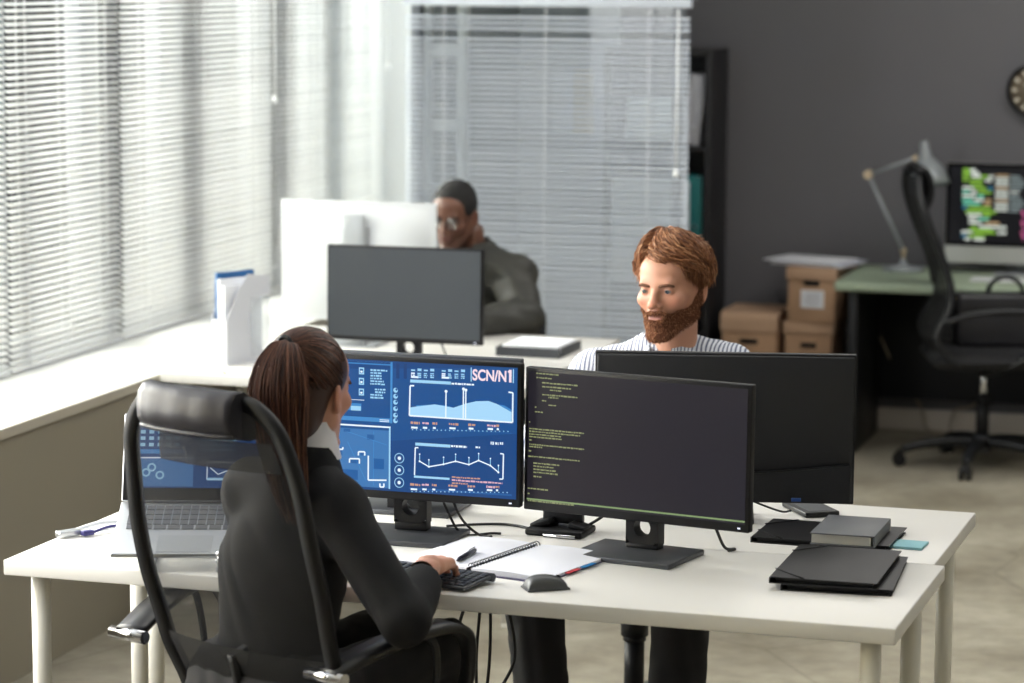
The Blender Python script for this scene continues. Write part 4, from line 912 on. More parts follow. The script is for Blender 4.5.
# empty chair on the right: seen from the side, facing right
t = thing('office_chair', 'empty black high-backed mesh office chair at the green desk, seen from the side', 'chair', (-1.275, 11.16, 0), 74)
star_base(t, hz=0.46, rot=R_(52))
gc = cushion(0.50, 0.48, 0.455, 0.08); obj('seat', gc, m_seat, t, recalc=False)
bp = smooth_path([(0, -0.13, 0.44), (0, -0.195, 0.49), (0, -0.225, 0.56), (0, -0.18, 0.66), (0, -0.175, 0.74), (0, -0.21, 0.86), (0, -0.26, 0.98), (0, -0.30, 1.10), (0, -0.305, 1.18)], 4)
for sx in (-1, 1):
    g = G(); g.tube([p+Vector((sx*(0.235-0.09*max(0, (p.z-1.0)/0.2)**2), 0, 0)) for p in bp], 1.0, sect=[(-.013, -.018), (.013, -.018), (.013, .018), (-.013, .018)], up=(1, 0, 0)); obj('back_frame', g, m_blacks, t)
def bs(u, v):
    i = v*(len(bp)-1); k = min(int(i), len(bp)-2); p = bp[k].lerp(bp[k+1], i-k)
    w = 0.23-0.09*max(0, (p.z-1.0)/0.2)**2; return p+Vector(((2*u-1)*w, -0.03*(1-(2*u-1)**2), 0))
g = G(); g.grid(bs, 12, 30); obj('mesh_back', g, mesh_fabric('mesh_fabric_black', (20, 20, 22), 0.1), t, recalc=False)
g = G(); g.tube(smooth_path([(0, -0.31, 1.19), (0, -0.28, 1.205), (0, -0.255, 1.17), (0, -0.25, 1.10), (0, -0.27, 1.05)], 5), 1.0, sect=[(-.14, -.012), (.14, -.012), (.14, .012), (-.14, .012)], up=(0, 1, 0)); obj('headrest', g, m_black, t)
for sx in (-1, 1):
    g = G(); g.tube(smooth_path([(sx*0.27, -0.2, 0.62), (sx*0.28, -0.08, 0.655), (sx*0.29, 0.10, 0.665), (sx*0.29, 0.18, 0.63), (sx*0.28, 0.16, 0.52), (sx*0.2, 0.05, 0.43), (sx*0.08, -0.02, 0.40)], 5), 1.0, sect=[(-.022, -.009), (.022, -.009), (.022, .009), (-.022, .009)], up=(0, 0, 1)); obj('armrest', g, m_blacks, t)
t = thing('leather_bag', 'black leather briefcase bag with a round handle standing on the empty chair', 'bag', (-1.20, 11.17, 0.495), 74+90)
g = G(); g.box((0, 0.0, 0.105), (0.40, 0.12, 0.21), bev=0.02, seg=4); obj('body', g, mat('bag_leather', (34, 34, 39), 0.45), t)
g = G(); g.box((0, 0, 0.165), (0.404, 0.128, 0.095), bev=0.02, seg=3); obj('flap', g, mat('bag_leather2', (34, 34, 38), 0.4), t)
g = G(); g.tube([(0.07*math.cos(a), 0, 0.21+0.065*math.sin(a)) for a in [i*math.pi/14 for i in range(15)]], 0.009, 10); obj('handle', g, m_blacks, t)
# ------------------------------------------------------------------ smooth bodies from distance fields
class SDF:
    def __init__(s, lo, hi, h):
        s.lo = np.array(lo, np.float32); s.h = h; s.n = np.ceil((np.array(hi)-s.lo)/h).astype(int)+1
        s.F = np.full(s.n, 1.0, np.float32)
        s.ax = [s.lo[i]+np.arange(s.n[i], dtype=np.float32)*h for i in range(3)]
    def _sl(s, lo, hi):
        a = np.clip(np.floor((np.array(lo)-s.lo)/s.h).astype(int), 0, s.n); b = np.clip(np.ceil((np.array(hi)-s.lo)/s.h).astype(int)+1, 0, s.n)
        if np.any(b <= a): return None, None
        sl = tuple(slice(a[i], b[i]) for i in range(3))
        X = s.ax[0][sl[0]][:, None, None]; Y = s.ax[1][sl[1]][None, :, None]; Z = s.ax[2][sl[2]][None, None, :]
        return sl, (X, Y, Z)
    def _comb(s, sl, d, k, sub):
        F = s.F[sl]
        if sub: d = -d; s.F[sl] = np.maximum(F, d)+np.maximum(k-np.abs(F-d), 0)**2/(4*k) if k > 0 else np.maximum(F, d)
        else: s.F[sl] = np.minimum(F, d)-np.maximum(k-np.abs(F-d), 0)**2/(4*k) if k > 0 else np.minimum(F, d)
    def cap(s, a, b, ra, rb=None, k=0.01, sub=False, flat=None):
        """round cone; flat=(direction, factor) squashes the section along a direction"""
        rb = ra if rb is None else rb; a = np.array(a, float); b = np.array(b, float); m = max(ra, rb)+k+3*s.h
        sl, P = s._sl(np.minimum(a, b)-m, np.maximum(a, b)+m)
        if sl is None: return s
        Q = [P[i]-a[i] for i in range(3)]; ba = b-a
        if flat is not None:
            n = np.array(flat[0], float); n /= np.linalg.norm(n); f = 1/flat[1]-1
            dn = Q[0]*n[0]+Q[1]*n[1]+Q[2]*n[2]; Q = [Q[i]+n[i]*dn*f for i in range(3)]; ba = ba+n*(ba@n)*f
        L = max(ba@ba, 1e-12); t = np.clip((Q[0]*ba[0]+Q[1]*ba[1]+Q[2]*ba[2])/L, 0, 1)
        d = np.sqrt((Q[0]-ba[0]*t)**2+(Q[1]-ba[1]*t)**2+(Q[2]-ba[2]*t)**2)-(ra+(rb-ra)*t)
        s._comb(sl, d.astype(np.float32), k, sub); return s
    def ell(s, c, r, k=0.01, sub=False, R=None):
        c = np.array(c, float); r = np.array(r, float); m = r.max()+k+3*s.h
        sl, P = s._sl(c-m, c+m)
        if sl is None: return s
        Q = [P[i]-c[i] for i in range(3)]
        if R is not None:
            R = np.array(R); Q = [R[0, j]*Q[0]+R[1, j]*Q[1]+R[2, j]*Q[2] for j in range(3)]
        k0 = np.sqrt((Q[0]/r[0])**2+(Q[1]/r[1])**2+(Q[2]/r[2])**2); k1 = np.sqrt((Q[0]/r[0]**2)**2+(Q[1]/r[1]**2)**2+(Q[2]/r[2]**2)**2)
        d = k0*(k0-1)/np.maximum(k1, 1e-6)
        s._comb(sl, d.astype(np.float32), k, sub); return s
    def cut(s, p, n, r):
        """remove what lies beyond the plane (p, n) within r of p"""
        sl, P = s._sl(p-r, p+r)
        if sl is None: return s
        d = (P[0]-p[0])*n[0]+(P[1]-p[1])*n[1]+(P[2]-p[2])*n[2]
        q = np.sqrt((P[0]-p[0])**2+(P[1]-p[1])**2+(P[2]-p[2])**2)
        s.F[sl] = np.where(q < r*0.95, np.maximum(s.F[sl], d), s.F[sl]).astype(np.float32); return s
    def mesh(s):
        F = s.F; I = F < 0; nx, ny, nz = F.shape
        c = np.zeros((nx-1, ny-1, nz-1), np.int8)
        for dx in (0, 1):
            for dy in (0, 1):
                for dz in (0, 1): c += I[dx:nx-1+dx, dy:ny-1+dy, dz:nz-1+dz]
        act = (c > 0) & (c < 8); idx = np.argwhere(act); N = len(idx)
        vid = np.full(act.shape, -1, np.int64); vid[act] = np.arange(N)
        acc = np.zeros((N, 3)); cnt = np.zeros(N)
        cor = [np.array((i, j, k)) for i in (0, 1) for j in (0, 1) for k in (0, 1)]
        for a in cor:
            for b in cor:
                if (b-a).sum() == 1 and np.abs(b-a).sum() == 1:
                    fa = F[tuple((idx+a).T)]; fb = F[tuple((idx+b).T)]; m = (fa < 0) != (fb < 0)
                    t = np.where(m, fa/np.where(fa-fb == 0, 1, fa-fb), 0)
                    acc += m[:, None]*(a+(b-a)*t[:, None]); cnt += m
        V = s.lo+(idx+acc/cnt[:, None])*s.h
        Q = []
        for ax in range(3):
            o1, o2 = [i for i in range(3) if i != ax]
            sl0 = [slice(None)]*3; sl1 = [slice(None)]*3; sl0[ax] = slice(0, -1); sl1[ax] = slice(1, None)
            ch = I[tuple(sl0)] != I[tuple(sl1)]; e = np.argwhere(ch)
            e = e[(e[:, o1] > 0) & (e[:, o2] > 0) & (e[:, o1] < F.shape[o1]-1) & (e[:, o2] < F.shape[o2]-1)]
            if len(e) == 0: continue
            ins = I[tuple(e.T)]
            q = []
            for (p, r) in ((-1, -1), (0, -1), (0, 0), (-1, 0)):
                w = e.copy(); w[:, o1] += p; w[:, o2] += r; q.append(vid[tuple(w.T)])
            q = np.stack(q, 1); flip = ins if ax != 1 else ~ins
            q = np.where(flip[:, None], q, q[:, ::-1]); Q.append(q)
        Q = np.concatenate(Q); Q = Q[(Q >= 0).all(1)]
        return V, Q
def mk_mesh(name, chunks, mats, base, parent=None, label=None, colors=None):
    """chunks = list of (V, Q); joined into one mesh shifted by -base"""
    Vs, Fs, mi, off = [], [], [], 0
    for ci, (V, Q) in enumerate(chunks):
        Vs.append(V); Fs.append(Q+off); off += len(V)
    V = np.concatenate(Vs); Fq = np.concatenate(Fs)
    me = bpy.data.meshes.new(name); me.vertices.add(len(V)); me.vertices.foreach_set('co', (V-np.array(base)).astype(np.float32).ravel())
    me.loops.add(Fq.size); me.loops.foreach_set('vertex_index', Fq.ravel().astype(np.int32))
    me.polygons.add(len(Fq)); me.polygons.foreach_set('loop_start', np.arange(len(Fq), dtype=np.int32)*Fq.shape[1])
    me.polygons.foreach_set('loop_total', np.full(len(Fq), Fq.shape[1], dtype=np.int32))
    me.update(calc_edges=True); me.polygons.foreach_set('use_smooth', np.ones(len(Fq), bool))
    for m in (mats if isinstance(mats, list) else [mats]): me.materials.append(m)
    if colors is not None:
        a = me.color_attributes.new('tone', 'FLOAT_COLOR', 'POINT'); C = np.concatenate(colors).astype(np.float32)
        a.data.foreach_set('color', np.concatenate([C, np.ones((len(C), 1), np.float32)], 1).ravel())
    o = bpy.data.objects.new(name, me); COL.objects.link(o)
    if parent is not None: o.parent = parent
    else: o.location = base
    if label: o['label'] = label
    return o
def relax(V, Q, n=2, f=0.5):
    for _ in range(n):
        S = np.zeros_like(V); c = np.zeros(len(V))
        for a, b in ((0, 1), (1, 2), (2, 3), (3, 0)):
            np.add.at(S, Q[:, a], V[Q[:, b]]); np.add.at(c, Q[:, a], 1); np.add.at(S, Q[:, b], V[Q[:, a]]); np.add.at(c, Q[:, b], 1)
        V = V*(1-f)+f*S/np.maximum(c, 1)[:, None]
    return V
def npM(M): return np.array([list(r) for r in M])
def xf(V, M): M = npM(M); return V @ M[:3, :3].T+M[:3, 3]
def frame(loc, heading, pitch=0, roll=0, scale=1.0):
    return Matrix.Translation(loc) @ Matrix.Rotation(-R_(heading), 4, 'Z') @ Matrix.Rotation(R_(pitch), 4, 'X') @ Matrix.Rotation(R_(roll), 4, 'Y') @ Matrix.Diagonal((scale, scale, scale, 1))
def folds(s, amp, w, seed=0, dirz=1.0):
    X, Y, Z = s.ax[0][:, None, None], s.ax[1][None, :, None], s.ax[2][None, None, :]
    r = np.random.RandomState(seed)
    for i in range(3):
        d = r.normal(size=3); d[2] *= dirz; d /= np.linalg.norm(d); e2 = r.normal(size=3)*0.5*w
        ph = (X*d[0]+Y*d[1]+Z*d[2])*w*(1+0.4*i)+1.8*np.sin(X*e2[0]+Y*e2[1]+Z*e2[2]+r.uniform(0, 6))
        s.F += (amp*(0.5**i)*(1-2*np.abs(np.sin(ph)))).astype(np.float32)
    return s
# ---- head in local coordinates: looks towards -y, z up, origin between the ears at eye height
def head_sdf(h=0.0024, fem=False, neck=0.055, neck_to=(0, 0.035, -0.19), slim=1.0, beard=None):
    s = SDF((-0.11, -0.14, -0.21), (0.11, 0.13, 0.15), h)
    w = slim
    s.ell((0, 0.018, 0.045), (0.074*w, 0.094, 0.084), 0.02)
    s.ell((0, -0.028, -0.012), (0.060*w, 0.068, 0.086), 0.03)
    s.ell((0, -0.05, 0.055), (0.056*w, 0.045, 0.045), 0.03)
    jw = 0.050*w if not fem else 0.044*w
    for sx in (-1, 1):
        s.cap((sx*jw, -0.005, -0.055), (sx*0.016, -0.078, -0.103), 0.018, 0.014, 0.03)
        s.cap((sx*jw*1.02, 0.0, -0.055), (sx*jw*1.12, 0.005, -0.005), 0.017, 0.017, 0.02)
        s.ell((sx*0.043*w, -0.066, -0.016), (0.02, 0.018, 0.017), 0.025)
    s.ell((0, -0.084, -0.104), (0.020, 0.016, 0.014), 0.022)
    s.cap((0, -0.076, -0.05), (0, -0.08, -0.066), 0.024, 0.02, 0.02)
    s.cap((-0.034, -0.087, 0.0265), (0.034, -0.087, 0.0265), 0.0112, 0.0112, 0.016)
    for sx in (-1, 1): s.ell((sx*0.032, -0.104, 0.008), (0.0175, 0.0155, 0.0120), 0.012, sub=True)
    s.cap((0, -0.088, 0.022), (0, -0.112, -0.020), 0.0075, 0.0095, 0.012)
    s.ell((0, -0.1135, -0.024), (0.0105, 0.011, 0.0095), 0.008)
    for sx in (-1, 1):
        s.ell((sx*0.0125, -0.101, -0.028), (0.0075, 0.010, 0.0075), 0.006)
        s.ell((sx*0.0062, -0.1085, -0.0345), (0.0036, 0.005, 0.003), 0.002, sub=True)
    s.cap((-0.017, -0.0935, -0.0495), (0.017, -0.0935, -0.0495), 0.0055, k=0.008); s.cap((-0.006, -0.099, -0.0485), (0.006, -0.099, -0.0485), 0.0052, k=0.006)
    s.cap((-0.014, -0.0955, -0.0615), (0.014, -0.0955, -0.0615), 0.0062, k=0.007)
    s.cap((-0.022, -0.1045, -0.0555), (0.022, -0.1045, -0.0555), 0.0022, k=0.003, sub=True)
    # lids round the eyeballs
    for sx in (-1, 1):
        s.ell((sx*0.032, -0.0795, 0.010), (0.0145, 0.0145, 0.0135), 0.004)
        s.ell((sx*0.032, -0.096, 0.0072), (0.0120, 0.010, 0.0034), 0.003, sub=True)
    for sx in (-1, 1):
        Rm = npM(Matrix.Rotation(sx*R_(-18), 3, 'Z') @ Matrix.Rotation(R_(-12), 3, 'X'))
        s.ell((sx*0.078*w, 0.012, -0.004), (0.008, 0.019, 0.032), 0.006, R=Rm); s.ell((sx*0.087*w, 0.008, -0.002), (0.006, 0.011, 0.019), 0.003, sub=True, R=Rm)
        s.ell((sx*0.074*w, 0.008, -0.024), (0.007, 0.01, 0.01), 0.006)
    s.cap((0, 0.02, -0.05), neck_to, neck*1.0, neck*1.08, 0.025, flat=((0, 1, 0), 0.95))
    return s
def face_colors(V, skin, lip, extra=None):
    C = np.tile(np.array(lin(skin)[:3]), (len(V), 1)); x, y, z = V.T
    def bl(m, c): nonlocal C; m = np.clip(m, 0, 1)[:, None]; C = C*(1-m)+np.array(lin(c)[:3])*m
    red = tuple(min(255, int(v*k)) for v, k in zip(skin, (1.0, 0.86, 0.84)))
    bl(0.5*np.exp(-(((np.abs(x)-0.045)/0.018)**2+((z+0.02)/0.02)**2))*(y < -0.03), red); bl(0.6*np.exp(-((x/0.012)**2+((z+0.024)/0.014)**2))*(y < -0.095), red)
    bl(np.exp(-((x/0.026)**4+((z+0.0555)/0.0085)**4))*(y < -0.086), lip); bl(0.7*np.exp(-((x/0.022)**4+((z+0.0555)/0.0022)**2))*(y < -0.086), (90, 50, 46))
    bl(0.5*np.exp(-(((np.abs(x)-0.078)/0.01)**2+((z)/0.03)**2))*(y > -0.02), red)
    if extra: extra(V, bl)
    return C
def eyes(parent, M, base, iris):
    for sx in (-1, 1):
        c = Vector((sx*0.032, -0.0795, 0.0100)); g = G()
        prof = [(0.0135*math.sin(a), 0.0135*math.cos(a)) for a in [i*math.pi/18 for i in range(19)]]
        d = Vector((-0.10, -1, -0.10)).normalized()
        g.mi = 0; g.lathe([(max(r, 0) if 0 < i < 18 else 0, z) for i, (r, z) in enumerate(prof)], c, 20, axis=d)
        g.mi = 1; g.lathe([(0, 0.01372), (0.003, 0.0135), (0.0064, 0.01215), (0.0064, 0.0117)], c, 18, axis=d)
        g.mi = 2; g.lathe([(0, 0.01392), (0.0026, 0.0137), (0.0026, 0.0133)], c, 14, axis=d)
        o = obj('eye', g, [mat('eye_white', (140, 130, 126), 0.35), mat('iris_%d_%d_%d' % iris, iris, 0.2), mat('pupil', (8, 8, 8), 0.15)], parent)
        o.matrix_local = Matrix.Translation(-Vector(base)) @ M
# ---- hand: wrist at the origin, fingers along +y, palm down; thumb towards sx*x
def hand_mesh(M, sx, curl=(25, 30, 20), spread=1.0, h=0.0022, lift=0.0, scale=0.95):
    s = SDF((-0.085, -0.08, -0.09), (0.085, 0.20, 0.05), h)
    s.cap((0, -0.075, 0), (0, 0.012, 0), 0.0235, 0.025, 0.01, flat=((0, 0, 1), 0.72))
    X = [-0.029, -0.0100, 0.0095, 0.028]; Yk = [0.084, 0.089, 0.084, 0.075]; Ln = [0.073, 0.081, 0.076, 0.060]; Rd = [0.0088, 0.0090, 0.0086, 0.0077]
    for i in range(4):
        x, yk, L, r = sx*-X[i]*-1 if False else X[i]*(-sx)*-1, Yk[i], Ln[i], Rd[i]
        x = sx*-X[i]; k = np.array((x, yk, 0.004*(1-abs(X[i])/0.03)))
        s.cap((x*0.55, 0.012, -0.002), k, 0.0145, 0.0118, 0.012)
        a = R_(curl[0]+3*i-lift*(i == 0)); sp = x*spread*3.2
        dirs = []
        p = k
        for q, (fr, dc) in enumerate(((0.46, 0), (0.30, curl[1]), (0.24, curl[2]))):
            a += R_(dc) if q else 0
            d = np.array((math.sin(R_(sp*100*0.9))*math.cos(a), math.cos(a)*math.cos(R_(sp*90)), -math.sin(a)))
            p2 = p+d*L*fr; r2 = r*(0.92 if q < 2 else 0.8)
            s.cap(p, p2, r*1.02, r2, 0.004 if q else 0.008); p, r = p2, r2
    s.cap((sx*0.012, 0.015, -0.008), (sx*0.034, 0.045, -0.014), 0.015, 0.0125, 0.014)
    s.cap((sx*0.034, 0.045, -0.014), (sx*0.046, 0.075, -0.022), 0.0118, 0.0098, 0.006); s.cap((sx*0.046, 0.075, -0.022), (sx*0.046, 0.100, -0.030), 0.0098, 0.0078, 0.004)
    V, Q = s.mesh(); V = relax(V, Q, 1, 0.4)
    return xf(V*scale, M), Q
def aim(p, d, up=(0, 0, 1)):
    """matrix with local +y along d, z near up, at p"""
    y = Vector(d).normalized(); x = y.cross(Vector(up)).normalized(); z = x.cross(y)
    return Matrix(((x.x, y.x, z.x, p[0]), (x.y, y.y, z.y, p[1]), (x.z, y.z, z.z, p[2]), (0, 0, 0, 1)))
def np3(*a): return np.array(a, float)
def inner_body(J, fwd):
    lo = np.min([v for v in J.values()], 0)-0.2; hi = np.max([v for v in J.values()], 0)+0.2
    s = SDF(lo, hi, 0.009); f = (fwd, 0.66)
    s.cap(J['pelvis'], J['chest'], 0.12, 0.13, 0.03, flat=f); s.cap(J['chest'], J['neck'], 0.12, 0.045, 0.03, flat=f)
    for d in 'LR':
        s.cap(J['chest']+(J['sh'+d]-J['chest'])*0.5, J['sh'+d], 0.06, 0.045, 0.03)
        s.cap(J['sh'+d], J['el'+d], 0.042, 0.034, 0.02); s.cap(J['el'+d], J['wr'+d], 0.034, 0.024, 0.015)
        s.cap(J['hip'+d], J['kn'+d], 0.075, 0.052, 0.03); s.cap(J['kn'+d], J['an'+d], 0.05, 0.034, 0.015)
        s.cap(J['an'+d], J['an'+d]+fwd*0.09+np3(0, 0, -0.06), 0.022, 0.014, 0.01)
    s.cap(J['neck']-np3(0, 0, .03), J['neck']+np3(0, 0, .06), 0.05, 0.045, 0.02)
    return s.mesh()
def garment_top(J, fwd, r=1.0, h=0.0055, amp=0.003, w=38, seed=1, sleeve=(0.058, 0.050, 0.037), hem=0.0, chestr=0.158, flat=0.70, waist=0.145, shr=0.062, cuff=0.006):
    keys = ['pelvis', 'chest', 'neck', 'shL', 'shR', 'elL', 'elR', 'wrL', 'wrR']
    lo = np.min([J[k] for k in keys], 0)-0.22; hi = np.max([J[k] for k in keys], 0)+0.2
    s = SDF(lo, hi, h); f = (fwd, flat)
    s.cap(J['pelvis']+np3(0, 0, hem), J['chest'], waist, chestr, 0.04, flat=f)
    s.cap(J['chest'], J['neck']-np3(0, 0, .02), chestr*0.93, 0.062, 0.05, flat=f)
    s.cap(J['shL'], J['shR'], shr, shr, 0.05, flat=(fwd, 0.9))
    tr = J['neck']+np3(0, 0, .012)
    for d in 'LR':
        s.cap(tr, J['sh'+d]+np3(0, 0, .004), 0.045, shr*0.92, 0.04)
        s.cap(J['sh'+d], J['el'+d], sleeve[0], sleeve[1], 0.025); s.cap(J['el'+d], J['wr'+d], sleeve[1]*1.02, sleeve[2], 0.015)
    folds(s, amp, w, seed)
    # clear the neck opening and the cuffs
    s.cap(J['neck']+np3(0, 0, .03), J['neck']+np3(0, 0, .2), 0.058, 0.07, 0.006, sub=True)
    for d in 'LR':
        v = J['wr'+d]-J['el'+d]; v /= np.linalg.norm(v); s.cut(J['wr'+d]+v*cuff, v, 0.17); s.cap(J['wr'+d]-v*0.02, J['wr'+d]+v*0.09, 0.027, 0.031, 0.003, sub=True)
    return s
def trousers(J, fwd, h=0.007, thigh=0.092, knee=0.072, hem=0.058, amp=0.003, seed=3):
    keys = ['pelvis', 'knL', 'knR', 'anL', 'anR', 'hipL', 'hipR']
    lo = np.min([J[k] for k in keys], 0)-0.2; hi = np.max([J[k] for k in keys], 0)+0.2
    s = SDF(lo, hi, h)
    s.cap(J['hipL'], J['hipR'], 0.115, 0.115, 0.05)
    for d in 'LR':
        s.cap(J['hip'+d], J['kn'+d], thigh, knee, 0.04); s.cap(J['kn'+d], J['an'+d], knee*0.98, hem, 0.02)
    folds(s, amp, 30, seed, 0.5)
    return s
def shoes(J, fwd, rgb, parent, base, toe=None):
    for d in 'LR':
        f = fwd if toe is None else toe
        a = J['an'+d]+np3(0, 0, 0); s = SDF(a-0.24, a+0.24, 0.006); z0 = -a[2]
        s.cap(a+np3(0, 0, -0.03)*0, a*1.0+np3(0, 0, -0.02), 0.045, 0.048, 0.02)
        p0 = np.array([a[0], a[1], 0.042])-f*0.03; p1 = np.array([a[0], a[1], 0.034])+f*0.15
        s.cap(p0, p1, 0.040, 0.032, 0.02); s.cap(p0+np3(0, 0, .03), p0+f*0.1+np3(0, 0, 0.01), 0.042, 0.03, 0.02)
        Z = s.ax[2][None, None, :]; s.F = np.maximum(s.F, 0.004-Z+np.zeros_like(s.F)).astype(np.float32)
        V, Q = s.mesh(); mk_mesh('shoe', [(V, Q)], mat('shoe_%d' % rgb[0], rgb, 0.5), base, parent)
# ---- strands
def strands(paths, tones, r=0.0011, name='hair', mt=None, M=None, base=(0, 0, 0), parent=None, extra=None, label=None):
    V, Q, C = [], [], []; off = 0
    for P, c in zip(paths, tones):
        P = np.asarray(P, float); n = len(P); T = np.gradient(P, axis=0); T /= np.linalg.norm(T, axis=1)[:, None]+1e-9
        A = np.cross(T, (0.31, 0.52, 0.79)); A /= np.linalg.norm(A, axis=1)[:, None]+1e-9; B = np.cross(T, A)
        rr = r*np.minimum(1, np.linspace(1.0, 0.0, n)*2.2+0.12)[:, None]
        ring = [P+(A*math.cos(q)+B*math.sin(q))*rr for q in (0, 2.094, 4.189)]
        V.append(np.stack(ring, 1).reshape(-1, 3))
        i = np.arange(n-1)[:, None]*3
        for j in range(3): Q.append(np.concatenate([i+j, i+(j+1) % 3, i+3+(j+1) % 3, i+3+j], 1)+off)
        C.append(np.tile(c, (3*n, 1))); off += 3*n
    V = np.concatenate(V); Q = np.concatenate(Q); C = np.concatenate(C)
    ch = [(xf(V, M) if M is not None else V, Q)]; cc = [C]
    if extra: ch.insert(0, (xf(extra[0], M), extra[1])); cc.insert(0, np.tile(extra[2], (len(extra[0]), 1)))
    return mk_mesh(name, ch, mt, base, parent, label, colors=cc)
# ------------------------------------------------------------------ people
rs = np.random.RandomState(11)
skin_l = attr_mat('skin_light', 0.5, 0.06); skin_d = attr_mat('skin_dark', 0.42, 0.03)
m_hair = attr_mat('hair_strands', 0.45); m_hair.node_tree.nodes['Principled BSDF'].inputs['Specular IOR Level'].default_value = 0.35
def neck_fill(V, col): return np.tile(np.array(lin(col)[:3]), (len(V), 1))
def unit(v): v = np.array(v, float); return v/np.linalg.norm(v)
def hd(h): return np3(math.sin(R_(h)), math.cos(R_(h)), 0)
def ell_pt(c, r, a, th):
    """point on an ellipsoid: th from the top, a = azimuth (0 = front/-y, +90 = +x)"""
    return np3(c[0]+r[0]*math.sin(th)*math.sin(a), c[1]-r[1]*math.sin(th)*math.cos(a), c[2]+r[2]*math.cos(th))

# ===== the bearded man =====
base = np3(-1.63, 6.86, 0); F = hd(181)
HM = frame((-1.551, 6.765, 1.191), 13, 1, -2, 0.985)
J = dict(pelvis=np3(-1.63, 6.88, 0.54), chest=np3(-1.60, 6.85, 0.86), neck=np3(-1.568, 6.815, 1.03),
         shR=np3(-1.755, 6.81, 0.955), shL=np3(-1.425, 6.84, 0.985), elR=np3(-1.86, 6.62, 0.80), elL=np3(-1.33, 6.66, 0.79),
         wrR=np3(-1.66, 6.44, 0.785), wrL=np3(-1.46, 6.46, 0.785), hipR=np3(-1.72, 6.84, 0.545), hipL=np3(-1.54, 6.84, 0.545),
         knR=np3(-1.795, 6.37, 0.53), knL=np3(-1.425, 6.37, 0.53), anR=np3(-1.745, 6.32, 0.09), anL=np3(-1.44, 6.33, 0.09))
hs = head_sdf(0.0023, neck_to=(-0.018, 0.035, -0.18), neck=0.056); hV, hQ = hs.mesh(); hV = relax(hV, hQ, 1, 0.3)
def bearded(V, bl):
    x, y, z = V.T
    zl = -0.040+np.clip((y+0.060)/0.060, 0, 1)**4*0.062; m = 1/(1+np.exp((z-zl)/0.0035))*(y < 0.012)
    m = m*(1-np.exp(-((x/0.021)**4+((z+0.0555)/0.008)**4))); m = m*(z > -0.078+0.6*y)
    bl(0.8*m, (124, 80, 54))
skinA = (184, 134, 110); hC = face_colors(hV, skinA, (168, 108, 98), bearded)
bV, bQ = inner_body(J, F)
hands = []
for d, sx in (('R', 1), ('L', -1)):
    hands.append(hand_mesh(aim(J['wr'+d], (0.05*(1 if d == 'R' else -1), -1, -0.05)), sx, scale=1.0))
man = mk_mesh('person', [(xf(hV, HM), hQ), (bV, bQ)]+hands, skin_l, base, colors=[hC, neck_fill(bV, skinA)]+[neck_fill(v, skinA) for v, q in hands])
tag(man, 'person with tousled reddish-brown hair and beard in a striped shirt, seated behind the wide monitor', 'person')
eyes(man, HM, base, (62, 76, 88))
top = garment_top(J, F, amp=0.0028, w=42, seed=5, chestr=0.165, sleeve=(0.060, 0.052, 0.040)); V, Q = top.mesh(); V = relax(V, Q, 1)
m_shirt = stripe_mat('striped_shirt', (214, 218, 228), (92, 100, 126), 96.0, 'X', frac=0.34)
mk_mesh('shirt', [(V, Q)], m_shirt, base, man)
# collar: two leaves round the neck
def collar(parent, base, ctr, heading, r, mt, open_=0.35, hgt=0.036, name='collar', tilt=0.5, drop=0.03, wing=0.03, yr=0.95):
    g = G(); M = Matrix.Translation(ctr-Vector(base)) @ Matrix.Rotation(-R_(heading), 4, 'Z')
    n = 40
    def f(u, v, o=0.0):
        a = -math.pi+open_+u*(2*math.pi-2*open_)   # 0 = back (+y)
        k = abs(a)/math.pi; fr = max(0, k-0.45)/0.55
        rad = r+o+0.002+v*0.014*(1+fr*0.6)
        zz = hgt*(1-0.0*k)-v*(hgt+0.012+wing*fr**1.5)-drop*k**1.5
        return M @ Vector((math.sin(a)*rad, math.cos(a)*rad*yr-0.010*fr, zz))
    g.grid(lambda u, v: f(u, v), n, 5); g.grid(lambda u, v: f(u, 0, -0.002)*(1-v)+(M @ Vector((0, 0, 0)))*0+ (f(u, 0, -0.002)+Vector((0, 0, -0.05)))*v, n, 3)
    return obj(name, g, mt, parent, recalc=False)
collar(man, base, Vector((-1.562, 6.806, 1.032)), 10, 0.066, stripe_mat('striped_collar', (218, 222, 230), (92, 100, 126), 130.0, 'X', frac=0.3), open_=0.45, hgt=0.040)
V, Q = trousers(J, F, thigh=0.090, knee=0.074, hem=0.062).mesh(); mk_mesh('trousers', [(relax(V, Q, 2), Q)], mat('black_trousers', (20, 20, 23), 0.85), base, man)
shoes(J, F, (24, 22, 22), man, base)
# eyebrows
g = G()
def brow(g, col=None):
    for sx in (-1, 1):
        g.tube(smooth_path([(sx*0.012, -0.0990, 0.0205), (sx*0.026, -0.0995, 0.0240), (sx*0.040, -0.0950, 0.0250), (sx*0.050, -0.085, 0.020)], 4), [0.0024]+[0.0042]*7+[0.0034]*4+[0.001], 6)
brow(g); o = obj('eyebrows', g, mat('brow_brown', (92, 58, 38), 0.8), man); o.matrix_local = Matrix.Translation(-Vector(base)) @ HM
